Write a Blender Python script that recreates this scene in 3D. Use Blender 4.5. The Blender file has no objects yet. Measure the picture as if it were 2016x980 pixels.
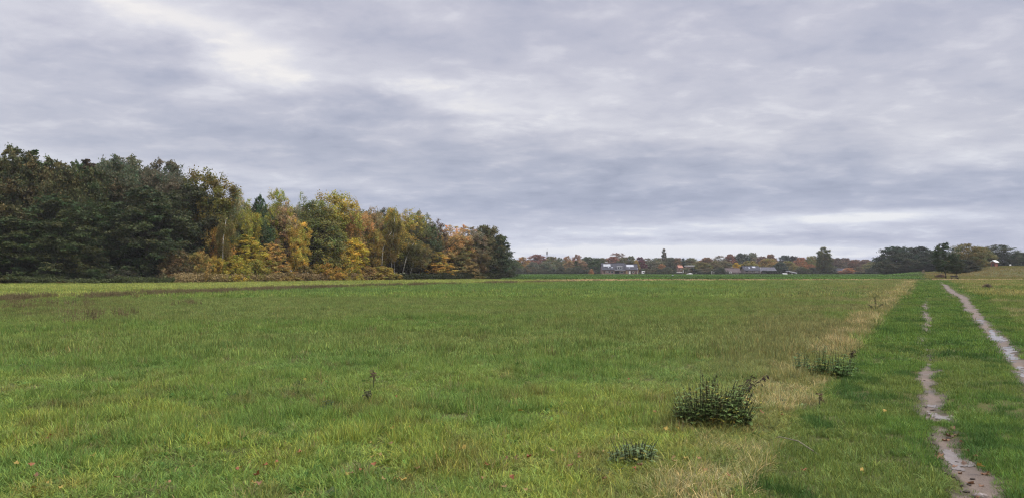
import bpy, math, random
import numpy as np
from mathutils import Vector, Matrix

# ------------------------------------------------------------------ basics
SC = bpy.context.scene
COL = SC.collection
R = math.radians
F, CX, HY, EYE = 1523.0, 1008.0, 534.0, 1.6      # focal length in photo pixels, centre, horizon row, eye height
random.seed(7)

def srgb(r, g, b):
    f = lambda c: ((c/255.0)/12.92 if c/255.0 <= 0.04045 else ((c/255.0+0.055)/1.055)**2.4)
    return (f(r), f(g), f(b))

def tag(o, label=None, cat=None, group=None, kind=None):
    if label: o['label'] = label
    if cat: o['category'] = cat
    if group: o['group'] = group
    if kind: o['kind'] = kind
    return o

def empty(name, loc=(0, 0, 0), rz=0.0, scale=(1, 1, 1)):
    o = bpy.data.objects.new(name, None); COL.objects.link(o)
    o.location = loc; o.rotation_euler = (0, 0, rz); o.scale = scale
    o.empty_display_size = 0.3
    return o

def link(name, me, parent=None, loc=None):
    o = bpy.data.objects.new(name, me); COL.objects.link(o)
    if parent is not None: o.parent = parent
    if loc is not None: o.location = loc
    return o

# ------------------------------------------------------------------ numpy noise
_P = np.random.RandomState(3).rand(512, 512)
def vnoise(x, y, s=0):
    x = np.asarray(x, float) + s*17.31 + 1000.0; y = np.asarray(y, float) + s*9.77 + 1000.0
    xi = np.floor(x).astype(int); yi = np.floor(y).astype(int)
    fx = x - xi; fy = y - yi
    fx = fx*fx*(3-2*fx); fy = fy*fy*(3-2*fy)
    g = lambda a, b: _P[a % 512, b % 512]
    return (g(xi, yi)*(1-fx)+g(xi+1, yi)*fx)*(1-fy) + (g(xi, yi+1)*(1-fx)+g(xi+1, yi+1)*fx)*fy
def fbm(x, y, s=0, o=4):
    t = 0; a = 1; n = 0
    for k in range(o):
        t = t + a*vnoise(np.asarray(x)*2**k, np.asarray(y)*2**k, s+k*5); n += a; a *= .5
    return t/n
def sstep(a, b, x):
    t = np.clip((np.asarray(x, float)-a)/(b-a), 0, 1); return t*t*(3-2*t)

# ------------------------------------------------------------------ terrain
# the two wheel ruts of the track, (distance ahead, sideways) in metres
LR_Y = np.array([1.0, 5.5, 6.2, 7.1, 8.0, 9.2, 10.2, 11.9, 13.1, 14.0, 17, 19.5, 24, 30, 37, 60, 100, 170.])
LR_X = np.array([1.1, 3.33, 3.66, 3.98, 4.42, 5.02, 5.52, 6.35, 7.02, 7.6, 9.1, 10.35, 12.9, 16.0, 19.8, 32.2, 53.5, 91.])
RR_Y = np.array([1.0, 8.0, 10.3, 11.8, 14.7, 17.5, 21, 26.8, 37, 48, 59, 72, 87, 110, 160.])
RR_X = np.array([1.7, 5.75, 7.1, 7.95, 9.5, 11.1, 13.0, 16.1, 21.8, 28.0, 33.6, 40.6, 48.8, 61.0, 89.])
lrut = lambda y: np.interp(y, LR_Y, LR_X)
rrut = lambda y: np.interp(y, RR_Y, RR_X)
verge = lambda y: 0.53*np.asarray(y, float) - 1.7
MB_X = np.array([-80, -45, -27.8, -22.6, -15.9, -0.6, 16, 60, 110.])
MB_Y = np.array([-40, 5, 42, 56.7, 78.6, 106, 127, 140, 146.])
mbound = lambda x: np.interp(x, MB_X, MB_Y)       # far edge of the rough meadow

def zfun(x, y):
    x = np.asarray(x, float); y = np.asarray(y, float)
    near = 1 - sstep(30, 70, y)
    z = near*(0.10*(fbm(x*.35, y*.35, 1, 2)-.5) + 0.07*(fbm(x*1.1, y*1.1, 4, 2)-.5))
    nr = 1 - sstep(16, 26, y)
    for c in (lrut, rrut):
        z = z - nr*0.05*np.exp(-((x-c(y))/0.26)**2)
    t = x/np.maximum(y, 1)
    up = sstep(0.455, 0.56, t)
    z = z + sstep(165, 285, y)*1.75*up
    hill = sstep(0.578, 0.612, t)*(1-0.25*sstep(400, 900, y))
    z = z + sstep(172, 250, y)*1.75*hill*(1-0.25*sstep(250, 300, y))
    z = z + 25*sstep(950, 1350, y)*(.6+.4*fbm(x*.0022, y*.0012, 9, 3))*sstep(-.3, .1, t)*(1-.5*sstep(.3, .5, t))
    return z

def axis(lim, fine_a, fine_b, d0, g):
    v = list(np.arange(fine_a, fine_b+1e-6, d0))
    d = d0
    while v[-1] < lim[1]: d *= g; v.append(v[-1]+d)
    d = d0
    while v[0] > lim[0]: d *= g; v.insert(0, v[0]-d)
    return np.array(v)
GX = axis((-1600, 1600), -8, 12, .10, 1.045)
GY = axis((-110, 1650), 3.5, 18, .10, 1.032)
GZ = zfun(*np.meshgrid(GX, GY))
def zg(x, y):
    x = np.clip(np.asarray(x, float), GX[0], GX[-1]-1e-3); y = np.clip(np.asarray(y, float), GY[0], GY[-1]-1e-3)
    i = np.clip(np.searchsorted(GX, x, 'right')-1, 0, len(GX)-2); j = np.clip(np.searchsorted(GY, y, 'right')-1, 0, len(GY)-2)
    fx = (x-GX[i])/(GX[i+1]-GX[i]); fy = (y-GY[j])/(GY[j+1]-GY[j])
    return (GZ[j, i]*(1-fx)+GZ[j, i+1]*fx)*(1-fy) + (GZ[j+1, i]*(1-fx)+GZ[j+1, i+1]*fx)*fy
def atx(px, Y): return (px-CX)/F*Y
def atz(py, Y): return EYE + (HY-py)/F*Y
def gpt(px, py):
    Y = EYE*F/(py-HY); X = atx(px, Y); return X, Y, float(zg(X, Y))

# ------------------------------------------------------------------ mesh helpers
def mesh_np(name, verts, faces_flat, counts, mat=None, cols=None, smooth=False, attr='shade'):
    """verts (N,3); faces_flat loop vertex ids; counts loops per face"""
    me = bpy.data.meshes.new(name)
    verts = np.asarray(verts, np.float32)
    me.vertices.add(len(verts)); me.vertices.foreach_set('co', verts.ravel())
    ff = np.asarray(faces_flat, np.int32).ravel(); c = np.asarray(counts, np.int32)
    me.loops.add(len(ff)); me.loops.foreach_set('vertex_index', ff)
    me.polygons.add(len(c))
    st = np.concatenate([[0], np.cumsum(c)[:-1]]).astype(np.int32)
    me.polygons.foreach_set('loop_start', st)
    if smooth: me.polygons.foreach_set('use_smooth', np.ones(len(c), bool))
    me.update(calc_edges=True); me.validate()
    if cols is not None:
        a = me.attributes.new(attr, 'FLOAT_COLOR', 'POINT')
        a.data.foreach_set('color', np.concatenate([np.asarray(cols, np.float32), np.ones((len(cols), 1), np.float32)], 1).ravel())
    if mat: me.materials.append(mat)
    return me

class MB:
    def __init__(s): s.v = []; s.f = []
    def add(s, vs, fs):
        n = len(s.v); s.v += [tuple(p) for p in vs]; s.f += [[i+n for i in f] for f in fs]; return s
    def box(s, x0, x1, y0, y1, z0, z1):
        return s.add([(x0, y0, z0), (x1, y0, z0), (x1, y1, z0), (x0, y1, z0), (x0, y0, z1), (x1, y0, z1), (x1, y1, z1), (x0, y1, z1)],
                     [(0, 3, 2, 1), (4, 5, 6, 7), (0, 1, 5, 4), (1, 2, 6, 5), (2, 3, 7, 6), (3, 0, 4, 7)])
    def prism(s, poly, axis, a, b):
        """poly in the plane across axis ('x': (y,z); 'y': (x,z)), from a to b"""
        m = len(poly)
        mk = (lambda p, t: (t, p[0], p[1])) if axis == 'x' else (lambda p, t: (p[0], t, p[1]))
        vs = [mk(p, a) for p in poly] + [mk(p, b) for p in poly]
        fs = [tuple(range(m))[::-1], tuple(range(m, 2*m))] + [(i, (i+1) % m, m+(i+1) % m, m+i) for i in range(m)]
        return s.add(vs, fs)
    def tube(s, pts, rad, n=6):
        pts = [Vector(p) for p in pts]; rs = rad if hasattr(rad, '__len__') else [rad]*len(pts)
        base = len(s.v); up = Vector((0.13, 0.31, 0.94))
        for i, p in enumerate(pts):
            d = (pts[min(i+1, len(pts)-1)]-pts[max(i-1, 0)]).normalized()
            a = d.cross(up)
            if a.length < .05: a = d.cross(Vector((1, 0, 0)))
            a.normalize(); b = d.cross(a)
            for k in range(n):
                t = 2*math.pi*k/n
                s.v.append(tuple(p + (a*math.cos(t)+b*math.sin(t))*rs[i]))
        for i in range(len(pts)-1):
            for k in range(n):
                s.f.append([base+i*n+k, base+i*n+(k+1) % n, base+(i+1)*n+(k+1) % n, base+(i+1)*n+k])
        s.f.append([base+k for k in range(n)][::-1]); s.f.append([base+(len(pts)-1)*n+k for k in range(n)])
        return s
    def mesh(s, name, mat, smooth=False):
        me = bpy.data.meshes.new(name); me.from_pydata(s.v, [], s.f)
        if smooth:
            for p in me.polygons: p.use_smooth = True
        if mat: me.materials.append(mat)
        me.update(); return me
    def build(s, name, mat, parent=None, smooth=False, loc=None):
        return link(name, s.mesh(name, mat, smooth), parent, loc)

# ------------------------------------------------------------------ materials
class E:
    """tiny expression builder for shader math nodes"""
    nt = None
    def __init__(s, sock): s.s = sock
    @staticmethod
    def _n(op, *a):
        n = E.nt.nodes.new('ShaderNodeMath'); n.operation = op
        for i, x in enumerate(a):
            if isinstance(x, E): E.nt.links.new(x.s, n.inputs[i])
            else: n.inputs[i].default_value = x
        return E(n.outputs[0])
    def __add__(s, o): return E._n('ADD', s, o)
    __radd__ = __add__
    def __sub__(s, o): return E._n('SUBTRACT', s, o)
    def __rsub__(s, o): return E._n('SUBTRACT', o, s)
    def __mul__(s, o): return E._n('MULTIPLY', s, o)
    __rmul__ = __mul__
    def __truediv__(s, o): return E._n('DIVIDE', s, o)
    def max(s, o): return E._n('MAXIMUM', s, o)
    def min(s, o): return E._n('MINIMUM', s, o)
    def exp(s): return E._n('EXPONENT', s)
    def sstep(s, a, b):
        n = E.nt.nodes.new('ShaderNodeMapRange'); n.interpolation_type = 'SMOOTHSTEP'
        E.nt.links.new(s.s, n.inputs[0]); n.inputs[1].default_value = a; n.inputs[2].default_value = b
        return E(n.outputs[0])

def new_mat(name):
    m = bpy.data.materials.new(name); m.use_nodes = True
    nt = m.node_tree; nt.nodes.clear()
    out = nt.nodes.new('ShaderNodeOutputMaterial')
    return m, nt, out

def mixrgb(nt, fac, a, b, mode='MIX'):
    n = nt.nodes.new('ShaderNodeMix'); n.data_type = 'RGBA'; n.blend_type = mode
    for i, x in ((0, fac), (6, a), (7, b)):
        if hasattr(x, 'is_output'): nt.links.new(x, n.inputs[i])
        elif i == 0: n.inputs[0].default_value = x
        else: n.inputs[i].default_value = (*x, 1) if len(x) == 3 else x
    return n.outputs[2]

def noise(nt, scale, detail=4, rough=.55, vec=None, dist=0.0):
    n = nt.nodes.new('ShaderNodeTexNoise'); n.inputs['Scale'].default_value = scale
    n.inputs['Detail'].default_value = detail; n.inputs['Roughness'].default_value = rough
    n.inputs['Distortion'].default_value = dist
    if vec is not None: nt.links.new(vec, n.inputs['Vector'])
    return n.outputs[0]
def ramp(nt, fac, stops):
    n = nt.nodes.new('ShaderNodeValToRGB'); nt.links.new(fac, n.inputs[0])
    el = n.color_ramp.elements
    while len(el) < len(stops): el.new(0.5)
    for e, (p, c) in zip(el, stops): e.position = p; e.color = (*c, 1)
    return n.outputs[0]
def pos(nt):
    return nt.nodes.new('ShaderNodeNewGeometry').outputs['Position']
def objco(nt):
    return nt.nodes.new('ShaderNodeTexCoord').outputs['Object']

def leafy(name, instancer=False, trans=.3, spec=.25, rough=.55):
    m, nt, out = new_mat(name)
    sh = nt.nodes.new('ShaderNodeAttribute'); sh.attribute_name = 'shade'
    if instancer:
        t = nt.nodes.new('ShaderNodeAttribute'); t.attribute_type = 'INSTANCER'; t.attribute_name = 'tint'; base = t.outputs['Color']
    else:
        base = nt.nodes.new('ShaderNodeObjectInfo').outputs['Color']
    c = mixrgb(nt, 1.0, base, sh.outputs['Color'], 'MULTIPLY')
    p = nt.nodes.new('ShaderNodeBsdfPrincipled'); nt.links.new(c, p.inputs['Base Color'])
    p.inputs['Roughness'].default_value = rough; p.inputs['Specular IOR Level'].default_value = spec
    tr = nt.nodes.new('ShaderNodeBsdfTranslucent'); nt.links.new(c, tr.inputs['Color'])
    mx = nt.nodes.new('ShaderNodeMixShader'); mx.inputs[0].default_value = trans
    nt.links.new(p.outputs[0], mx.inputs[1]); nt.links.new(tr.outputs[0], mx.inputs[2])
    nt.links.new(mx.outputs[0], out.inputs[0])
    return m

def plain(name, col, rough=.8, var=.25, scale=3.0, spec=.3, metal=0.0, bump=0.0):
    m, nt, out = new_mat(name)
    p = nt.nodes.new('ShaderNodeBsdfPrincipled')
    nz = noise(nt, scale, 5, .6, objco(nt))
    a = tuple(c*(1-var) for c in col); b = tuple(min(1, c*(1+var)) for c in col)
    nt.links.new(ramp(nt, nz, [(.3, a), (.7, b)]), p.inputs['Base Color'])
    p.inputs['Roughness'].default_value = rough; p.inputs['Specular IOR Level'].default_value = spec
    p.inputs['Metallic'].default_value = metal
    if bump:
        bp = nt.nodes.new('ShaderNodeBump'); bp.inputs['Strength'].default_value = bump
        nt.links.new(nz, bp.inputs['Height']); nt.links.new(bp.outputs[0], p.inputs['Normal'])
    nt.links.new(p.outputs[0], out.inputs[0])
    return m

M_LEAF = leafy('tree_leaves', False, .34, .12, .6)
M_NETTLE = leafy('nettle_leaves', False, .3, .1, .6)
M_GRASS = leafy('grass_blades', True, .35, .12, .6)
M_BARK = plain('dark_bark', (.06, .05, .04), .9, .4, 6)
M_BIRCH = plain('birch_bark', (.36, .335, .29), .8, .5, 2.2)
M_STEM = plain('plant_stem', (.06, .07, .03), .7, .3, 30)
M_TWIG = plain('dry_twig', (.20, .18, .12), .8, .3, 30)
M_FALLEN = leafy('fallen_leaf_skin', False, .2, .3, .5)
M_ROOF = plain('grey_roof_tiles', (.06, .06, .072), .95, .3, 2.5, .08)
M_REDROOF = plain('orange_roof_tiles', (.30, .14, .095), .75, .25, 2)
M_WHITE = plain('white_paint', (.78, .78, .76), .5, .06, 2)
M_GREYW = plain('grey_panel', (.42, .43, .45), .5, .1, 2)
M_GLASS = plain('dark_glass', (.02, .023, .028), .08, .2, 1, .5)
M_PANEL = plain('roof_light_glass', (.30, .33, .38), .3, .06, 1, .5)
M_DOOR = plain('dark_door', (.05, .035, .03), .5, .2, 2)
M_STEEL = plain('galvanised_steel', (.25, .26, .27), .45, .15, 2, .5, .6)
M_WOODR = plain('red_brown_boards', (.22, .085, .06), .8, .25, 4)
M_WOODD = plain('weathered_dark_wood', (.045, .035, .028), .85, .3, 5)

def brick(name, col):
    m, nt, out = new_mat(name)
    b = nt.nodes.new('ShaderNodeTexBrick'); b.inputs['Scale'].default_value = 4
    b.inputs['Color1'].default_value = (*col, 1); b.inputs['Color2'].default_value = (*[c*.7 for c in col], 1)
    b.inputs['Mortar'].default_value = (.32, .3, .28, 1)
    mp = nt.nodes.new('ShaderNodeMapping'); mp.inputs['Rotation'].default_value = (R(90), 0, 0)
    nt.links.new(objco(nt), mp.inputs[0]); nt.links.new(mp.outputs[0], b.inputs['Vector'])
    p = nt.nodes.new('ShaderNodeBsdfPrincipled'); p.inputs['Roughness'].default_value = .85
    nt.links.new(mixrgb(nt, .4, b.outputs[0], ramp(nt, noise(nt, .8, 4, .6, objco(nt)), [(.3, tuple(c*.6 for c in col)), (.7, tuple(c*1.2 for c in col))])), p.inputs['Base Color'])
    nt.links.new(p.outputs[0], out.inputs[0]); return m
M_BRICK = brick('red_brown_brick', (.24, .15, .12))
M_BRICK2 = brick('grey_brown_brick', (.21, .17, .155))

def ground_mat(name, c1, c2, c3, s1=.25, s2=9.0, bump=.5):
    m, nt, out = new_mat(name)
    P = pos(nt)
    big = noise(nt, s1, 5, .6, P); fine = noise(nt, s2, 6, .65, P)
    c = mixrgb(nt, ramp(nt, big, [(.38, (0, 0, 0)), (.62, (1, 1, 1))]), c1, c2)
    c = mixrgb(nt, ramp(nt, fine, [(.42, (0, 0, 0)), (.72, (1, 1, 1))]), c, c3)
    p = nt.nodes.new('ShaderNodeBsdfPrincipled'); nt.links.new(c, p.inputs['Base Color'])
    p.inputs['Roughness'].default_value = .95; p.inputs['Specular IOR Level'].default_value = .1
    bp = nt.nodes.new('ShaderNodeBump'); bp.inputs['Strength'].default_value = bump; bp.inputs['Distance'].default_value = .05
    nt.links.new(fine, bp.inputs['Height']); nt.links.new(bp.outputs[0], p.inputs['Normal'])
    nt.links.new(p.outputs[0], out.inputs[0]); return m
M_GROUND = ground_mat('meadow_soil', (.075, .095, .028), (.10, .105, .035), (.075, .058, .030), .25, 38.0)
M_PALE = ground_mat('pale_field_soil', (.22, .24, .075), (.27, .25, .10), (.16, .17, .05), .08, 3)
M_TAN = ground_mat('tan_field_soil', (.33, .27, .17), (.28, .25, .13), (.24, .18, .11), .08, 3)
M_CROP = ground_mat('crop_field_soil', (.07, .13, .03), (.055, .11, .028), (.06, .075, .03), .05, 2)
M_PLOUGH = ground_mat('ploughed_soil', (.17, .14, .09), (.14, .13, .075), (.11, .10, .05), .06, 2)
M_FLOOR = ground_mat('forest_floor', (.05, .042, .025), (.07, .05, .03), (.03, .03, .015), .3, 4)

def mud_mat(name, wet):
    m, nt, out = new_mat(name)
    P = pos(nt)
    a = noise(nt, 2.2, 6, .6, P); b = noise(nt, 34, 5, .65, P); g = noise(nt, 160, 2, .5, P)
    c = ramp(nt, a, [(.35, (.115, .087, .066)), (.62, (.18, .142, .113))])
    c = mixrgb(nt, ramp(nt, b, [(.56, (0, 0, 0)), (.68, (1, 1, 1))]), c, (.09, .062, .042))
    p = nt.nodes.new('ShaderNodeBsdfPrincipled'); nt.links.new(c, p.inputs['Base Color'])
    if not wet:
        at_ = nt.nodes.new('ShaderNodeAttribute'); at_.attribute_name = 'damp'
        c = mixrgb(nt, at_.outputs['Fac'], c, (.055, .046, .026))
        nt.links.new(c, p.inputs['Base Color']); p.inputs['Specular IOR Level'].default_value = .28
    r = ramp(nt, a, [(.36, (.30,)*3), (.58, (.80,)*3)]) if not wet else ramp(nt, a, [(.3, (.02,)*3), (.7, (.05,)*3)])
    nt.links.new(r, p.inputs['Roughness']); p.inputs['IOR'].default_value = 1.4
    h = nt.nodes.new('ShaderNodeMath'); h.operation = 'ADD'; nt.links.new(b, h.inputs[0]); nt.links.new(g, h.inputs[1])
    bp = nt.nodes.new('ShaderNodeBump'); bp.inputs['Strength'].default_value = .03 if wet else .55; bp.inputs['Distance'].default_value = .012
    nt.links.new(h.outputs[0], bp.inputs['Height']); nt.links.new(bp.outputs[0], p.inputs['Normal'])
    nt.links.new(p.outputs[0], out.inputs[0]); return m
M_MUD = mud_mat('wet_mud', False)
M_PUDDLE = mud_mat('puddle_water', True)

# ------------------------------------------------------------------ ground sheets
def grid_mesh(name, xs, ys, zfn, mat):
    X, Y = np.meshgrid(xs, ys); Z = zfn(X, Y)
    n, m = len(ys), len(xs)
    idx = np.arange(n*m).reshape(n, m)
    f = np.stack([idx[:-1, :-1], idx[:-1, 1:], idx[1:, 1:], idx[1:, :-1]], -1).reshape(-1, 4)
    return mesh_np(name, np.stack([X, Y, Z], -1).reshape(-1, 3), f, np.full(len(f), 4), mat, smooth=True)
tag(link('ground', grid_mesh('ground', GX, GY, lambda x, y: GZ, M_GROUND)), 'flat green and brown farmland reaching to the horizon', 'ground', kind='structure')

def strip(name, mat, ys, x0, x1, nx, lift, label, cat):
    """sheet lying on the ground between two edge curves x0(y), x1(y)"""
    V = []; 
    t = np.linspace(0, 1, nx)
    ys = np.asarray(ys, float); a = np.asarray(x0, float); b = np.asarray(x1, float)
    X = a[:, None]*(1-t)+b[:, None]*t; Y = np.repeat(ys[:, None], nx, 1)
    Z = zg(X, Y)+lift
    idx = np.arange(X.size).reshape(X.shape)
    f = np.stack([idx[:-1, :-1], idx[:-1, 1:], idx[1:, 1:], idx[1:, :-1]], -1).reshape(-1, 4)
    o = link(name, mesh_np(name, np.stack([X, Y, Z], -1).reshape(-1, 3), f, np.full(len(f), 4), mat, smooth=True))
    return tag(o, label, cat, kind='structure')

WF_P = np.array([-400, -100, 0, 400, 770, 1000, 1020.]); WF_Y = np.array([90, 98, 101, 111, 143, 174, 190.])
wfront = lambda px: float(np.interp(px, WF_P, WF_Y))
WFX = np.array([atx(p, wfront(p)) for p in WF_P])
# pale mown field between the dock strip and the wood
ys = np.concatenate([np.linspace(8, 60, 40), np.linspace(62, 143, 80)])
inv_mb = lambda y: np.interp(y, MB_Y, MB_X)
strip('pale_field', M_PALE, ys, np.full(len(ys), -130.), inv_mb(ys), 80, .012, 'pale yellow green mown field in front of the wood', 'field')
ys = np.linspace(104, 150, 60)
strip('stubble_field', M_TAN, ys, np.maximum(inv_mb(ys), -8)*0+np.interp(ys, [104, 112, 128, 150], [1, 4, 8, 10]), np.interp(ys, [104, 112, 128, 140, 150], [1.2, 10, 60, 66, 72]), 60, .02, 'tan strip of dry stubble along the far meadow edge', 'field')
ys = np.linspace(149, 402, 120)
strip('crop_field', M_CROP, ys, np.interp(ys, [149, 174, 402], [-1.2, -1.2, -30]), np.interp(ys, [149, 160, 402], [80, 84, 215]), 120, .03, 'bright green leafy crop field before the far houses', 'field')
ys = np.linspace(388, 470, 20)
strip('ploughed_margin', M_PLOUGH, ys, np.interp(ys, [388, 470], [20, 10]), np.interp(ys, [388, 470], [200, 240]), 60, .045, 'brown bare margin between the crop and the far gardens', 'field')
ys = np.linspace(95, 330, 80)
strip('forest_floor', M_FLOOR, ys, np.full(len(ys), -240.), np.interp(ys, WF_Y, WFX)-1.0+np.where(ys > 190, -(ys-190)*.25, 0), 60, .024, 'dark leaf littered ground under the wood', 'ground')

# muddy ruts
def ribbon(name, mat, y0, y1, cfn, w, seed, lift, label, cat, step=.05, taper=.35, dx=0.0, wn=.5):
    n = max(12, int((y1-y0)/step)); n = min(n, 600)
    ys = np.linspace(y0, y1, n)
    s = np.minimum(np.minimum((ys-y0), (y1-ys))/taper, 1.0); s = np.sqrt(np.clip(s, 0, 1))
    k = 3.0
    l = w*s*(.5+wn*(fbm(ys*k/np.sqrt(ys/6), seed*3.1, seed, 4)-.5)*1.6)
    r = w*s*(.5+wn*(fbm(ys*k/np.sqrt(ys/6)+31, seed*3.1, seed+2, 4)-.5)*1.6)
    c = cfn(ys)+dx+w*.35*(fbm(ys*1.1, seed, seed+7, 3)-.5)
    return strip(name, mat, ys, c-np.maximum(l, .004), c+np.maximum(r, .004), 9, lift, label, cat)
LW_Y = np.array([2.0, 6.0, 7.6, 8.15, 8.3, 8.6, 9.6, 9.85, 10.2, 11.0, 12.3, 12.7, 13.25, 13.7, 14.2, 16.2, 16.9, 19.2, 20.0, 22, 23.5, 25.5, 26.6, 29, 31, 34, 38, 44, 50])
LW_W = np.array([.40, .39, .32, .18, .10, .28, .32, .12, .24, .18, .28, .10, .07, .24, .05, .07, .24, .28, .16, .18, .26, .18, .20, .28, .18, .28, .22, .14, -.2])
RW_Y = np.array([3, 8, 12, 20, 30, 45, 60, 90, 160.]); RW_W = np.array([.42, .42, .44, .50, .54, .58, .62, .62, .4])
def mudval(x, y):
    x = np.asarray(x, float); y = np.asarray(y, float)
    k = np.sqrt(np.maximum(y, 4)/6)
    ns = (fbm(x*7/k, y*3.4/k, 101, 4)-.5)
    a = (np.interp(y, LW_Y, LW_W)*.86/2-.012-np.abs(x-lrut(y)-.10*(fbm(y*.9, y*0+3, 7, 2)-.5)))/.09+ns*5.2
    b = (np.interp(y, RW_Y, RW_W)*.84/2-np.abs(x-rrut(y)-.08*(fbm(y*.7, y*0+9, 7, 2)-.5)))/.12+ns*2.4
    return np.where((y > 2) & (y < 50), a, -9), np.where((y > 3) & (y < 158), b, -9)
def mud_sheet(name, which, y0, y1, label, cat):
    ys = [y0]
    while ys[-1] < y1: ys.append(ys[-1]+max(.022, .0032*ys[-1]**1.12))
    ys = np.array(ys); d = np.linspace(-.52, .52, 48)
    cf = lrut if which == 0 else rrut
    X = cf(ys)[:, None]+d[None, :]; Y = np.repeat(ys[:, None], 48, 1)
    keep = mudval((X[:-1, :-1]+X[1:, 1:])/2, (Y[:-1, :-1]+Y[1:, 1:])/2)[which] > -.35
    idx = np.arange(X.size).reshape(X.shape)
    f = np.stack([idx[:-1, :-1], idx[:-1, 1:], idx[1:, 1:], idx[1:, :-1]], -1)[keep]
    u_, inv = np.unique(f.ravel(), return_inverse=True)
    V = np.stack([X, Y, zg(X, Y)+.006], -1).reshape(-1, 3)[u_]
    rim = 1-sstep(-.5, 1.0, mudval(V[:, 0], V[:, 1])[which]+(fbm(V[:, 0]*14, V[:, 1]*9, 151, 3)-.5)*1.6)
    o = link(name, mesh_np(name, V, inv, np.full(len(f), 4), M_MUD, np.repeat(rim[:, None], 3, 1), smooth=True, attr='damp'))
    return tag(o, label, cat, kind='structure')
mud_sheet('muddy_rut', 0, 2.2, 48, 'thin broken line of bare wet mud, left wheel rut of the grass track', 'mud')
mud_sheet('muddy_path', 1, 3.2, 157, 'long continuous bare muddy footpath on the right side of the grass track', 'path')
def puddle(which, y0, y1, th, label):
    ys = [y0]
    while ys[-1] < y1: ys.append(ys[-1]+max(.02, .0028*ys[-1]**1.12))
    ys = np.array(ys); d = np.linspace(-.45, .45, 56)
    cf = lrut if which == 0 else rrut
    X = cf(ys)[:, None]+d[None, :]; Y = np.repeat(ys[:, None], 56, 1)
    cx_, cy_ = (X[:-1, :-1]+X[1:, 1:])/2, (Y[:-1, :-1]+Y[1:, 1:])/2
    endf = np.minimum(cy_-y0, y1-cy_)/((y1-y0)*.3)
    keep = (mudval(cx_, cy_)[which]+(fbm(cx_*9/np.sqrt(y0/6), cy_*4/np.sqrt(y0/6), 131, 4)-.5)*3.2 > th) & (endf+(fbm(cx_*8, cy_*5, 137, 3)-.5)*1.6 > .35)
    idx = np.arange(X.size).reshape(X.shape)
    f = np.stack([idx[:-1, :-1], idx[:-1, 1:], idx[1:, 1:], idx[1:, :-1]], -1)[keep]
    u_, inv = np.unique(f.ravel(), return_inverse=True)
    V = np.stack([X, Y, zg(X, Y)+.0105], -1).reshape(-1, 3)[u_]
    tag(link('puddle', mesh_np('puddle', V, inv, np.full(len(f), 4), M_PUDDLE, smooth=True)), label, 'puddle', kind='structure')
puddle(0, 6.3, 7.4, .9, 'wet sheen of water on the nearest mud of the left rut')
puddle(0, 8.5, 9.7, .7, 'clear puddle filling a widened hollow of the left rut')
puddle(1, 10.2, 13.4, 1.0, 'puddle on the right footpath nearest the viewer')
puddle(1, 14.0, 17.4, .9, 'puddle on the right footpath beyond the nearest one')
puddle(1, 17.8, 22, .9, 'long bright puddle midway along the right footpath')
puddle(1, 23, 27, 1.0, 'farthest puddle on the right footpath')
x0 = 88
ys = np.linspace(157, 162, 8)
strip('sandy_lane', M_TAN, ys, np.full(8, 84.0), np.full(8, 103.0), 20, .03, 'pale sandy lane crossing the end of the grass track', 'lane')

# ------------------------------------------------------------------ grass (stuff)
POOLS = bpy.data.collections.new('blade_pools')
def tuft_mesh(name, n, L, w, spread, tilt, curl, rng, warm=.15, heads=0):
    """n curved blades of 3 segments in a disc of radius spread"""
    r = spread*np.sqrt(rng.rand(n)); th = rng.rand(n)*2*np.pi
    bx, by = r*np.cos(th), r*np.sin(th)
    az = np.where(rng.rand(n) < .6, th+rng.randn(n)*.8, rng.rand(n)*2*np.pi)
    ln = L[0]+(L[1]-L[0])*rng.rand(n)**1.3
    t0 = np.abs(rng.randn(n))*tilt; cv = curl*(.3+rng.rand(n))
    lv = 4
    P = np.zeros((n, lv, 3)); p = np.stack([bx, by, np.full(n, -.01)], 1); P[:, 0] = p
    for k in range(1, lv):
        a = t0+cv*(k-.5)/(lv-1)
        d = np.stack([np.sin(a)*np.cos(az), np.sin(a)*np.sin(az), np.cos(a)], 1)
        p = p+d*(ln/(lv-1))[:, None]; P[:, k] = p
    sw = az+np.pi/2+rng.randn(n)*.5
    side = np.stack([np.cos(sw), np.sin(sw), np.zeros(n)], 1)
    ww = w*(.6+.8*rng.rand(n))
    V = np.zeros((n, 7, 3))
    for k, f in ((0, .8), (1, 1.), (2, .75)):
        V[:, 2*k] = P[:, k]-side*(ww*f/2)[:, None]; V[:, 2*k+1] = P[:, k]+side*(ww*f/2)[:, None]
    V[:, 6] = P[:, 3]
    base = np.array([0, 1, 3, 2, 2, 3, 5, 4, 4, 5, 6])
    f = (np.arange(n)[:, None]*7+base).ravel(); c = np.tile([4, 4, 3], n)
    sh = np.ones((n, 7, 3))*(.65+.7*rng.rand(n))[:, None, None]
    dry = rng.rand(n) < warm
    sh[dry] *= np.array([1.55, 1.22, 1.15])
    yel = (rng.rand(n) < .3) & ~dry
    sh[yel] *= np.array([1.35, 1.12, .9])
    sh[:, 6] *= np.array([1.25, 1.1, 1.0])
    return mesh_np(name, V.reshape(-1, 3), f, c, M_GRASS, sh.reshape(-1, 3))

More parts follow.
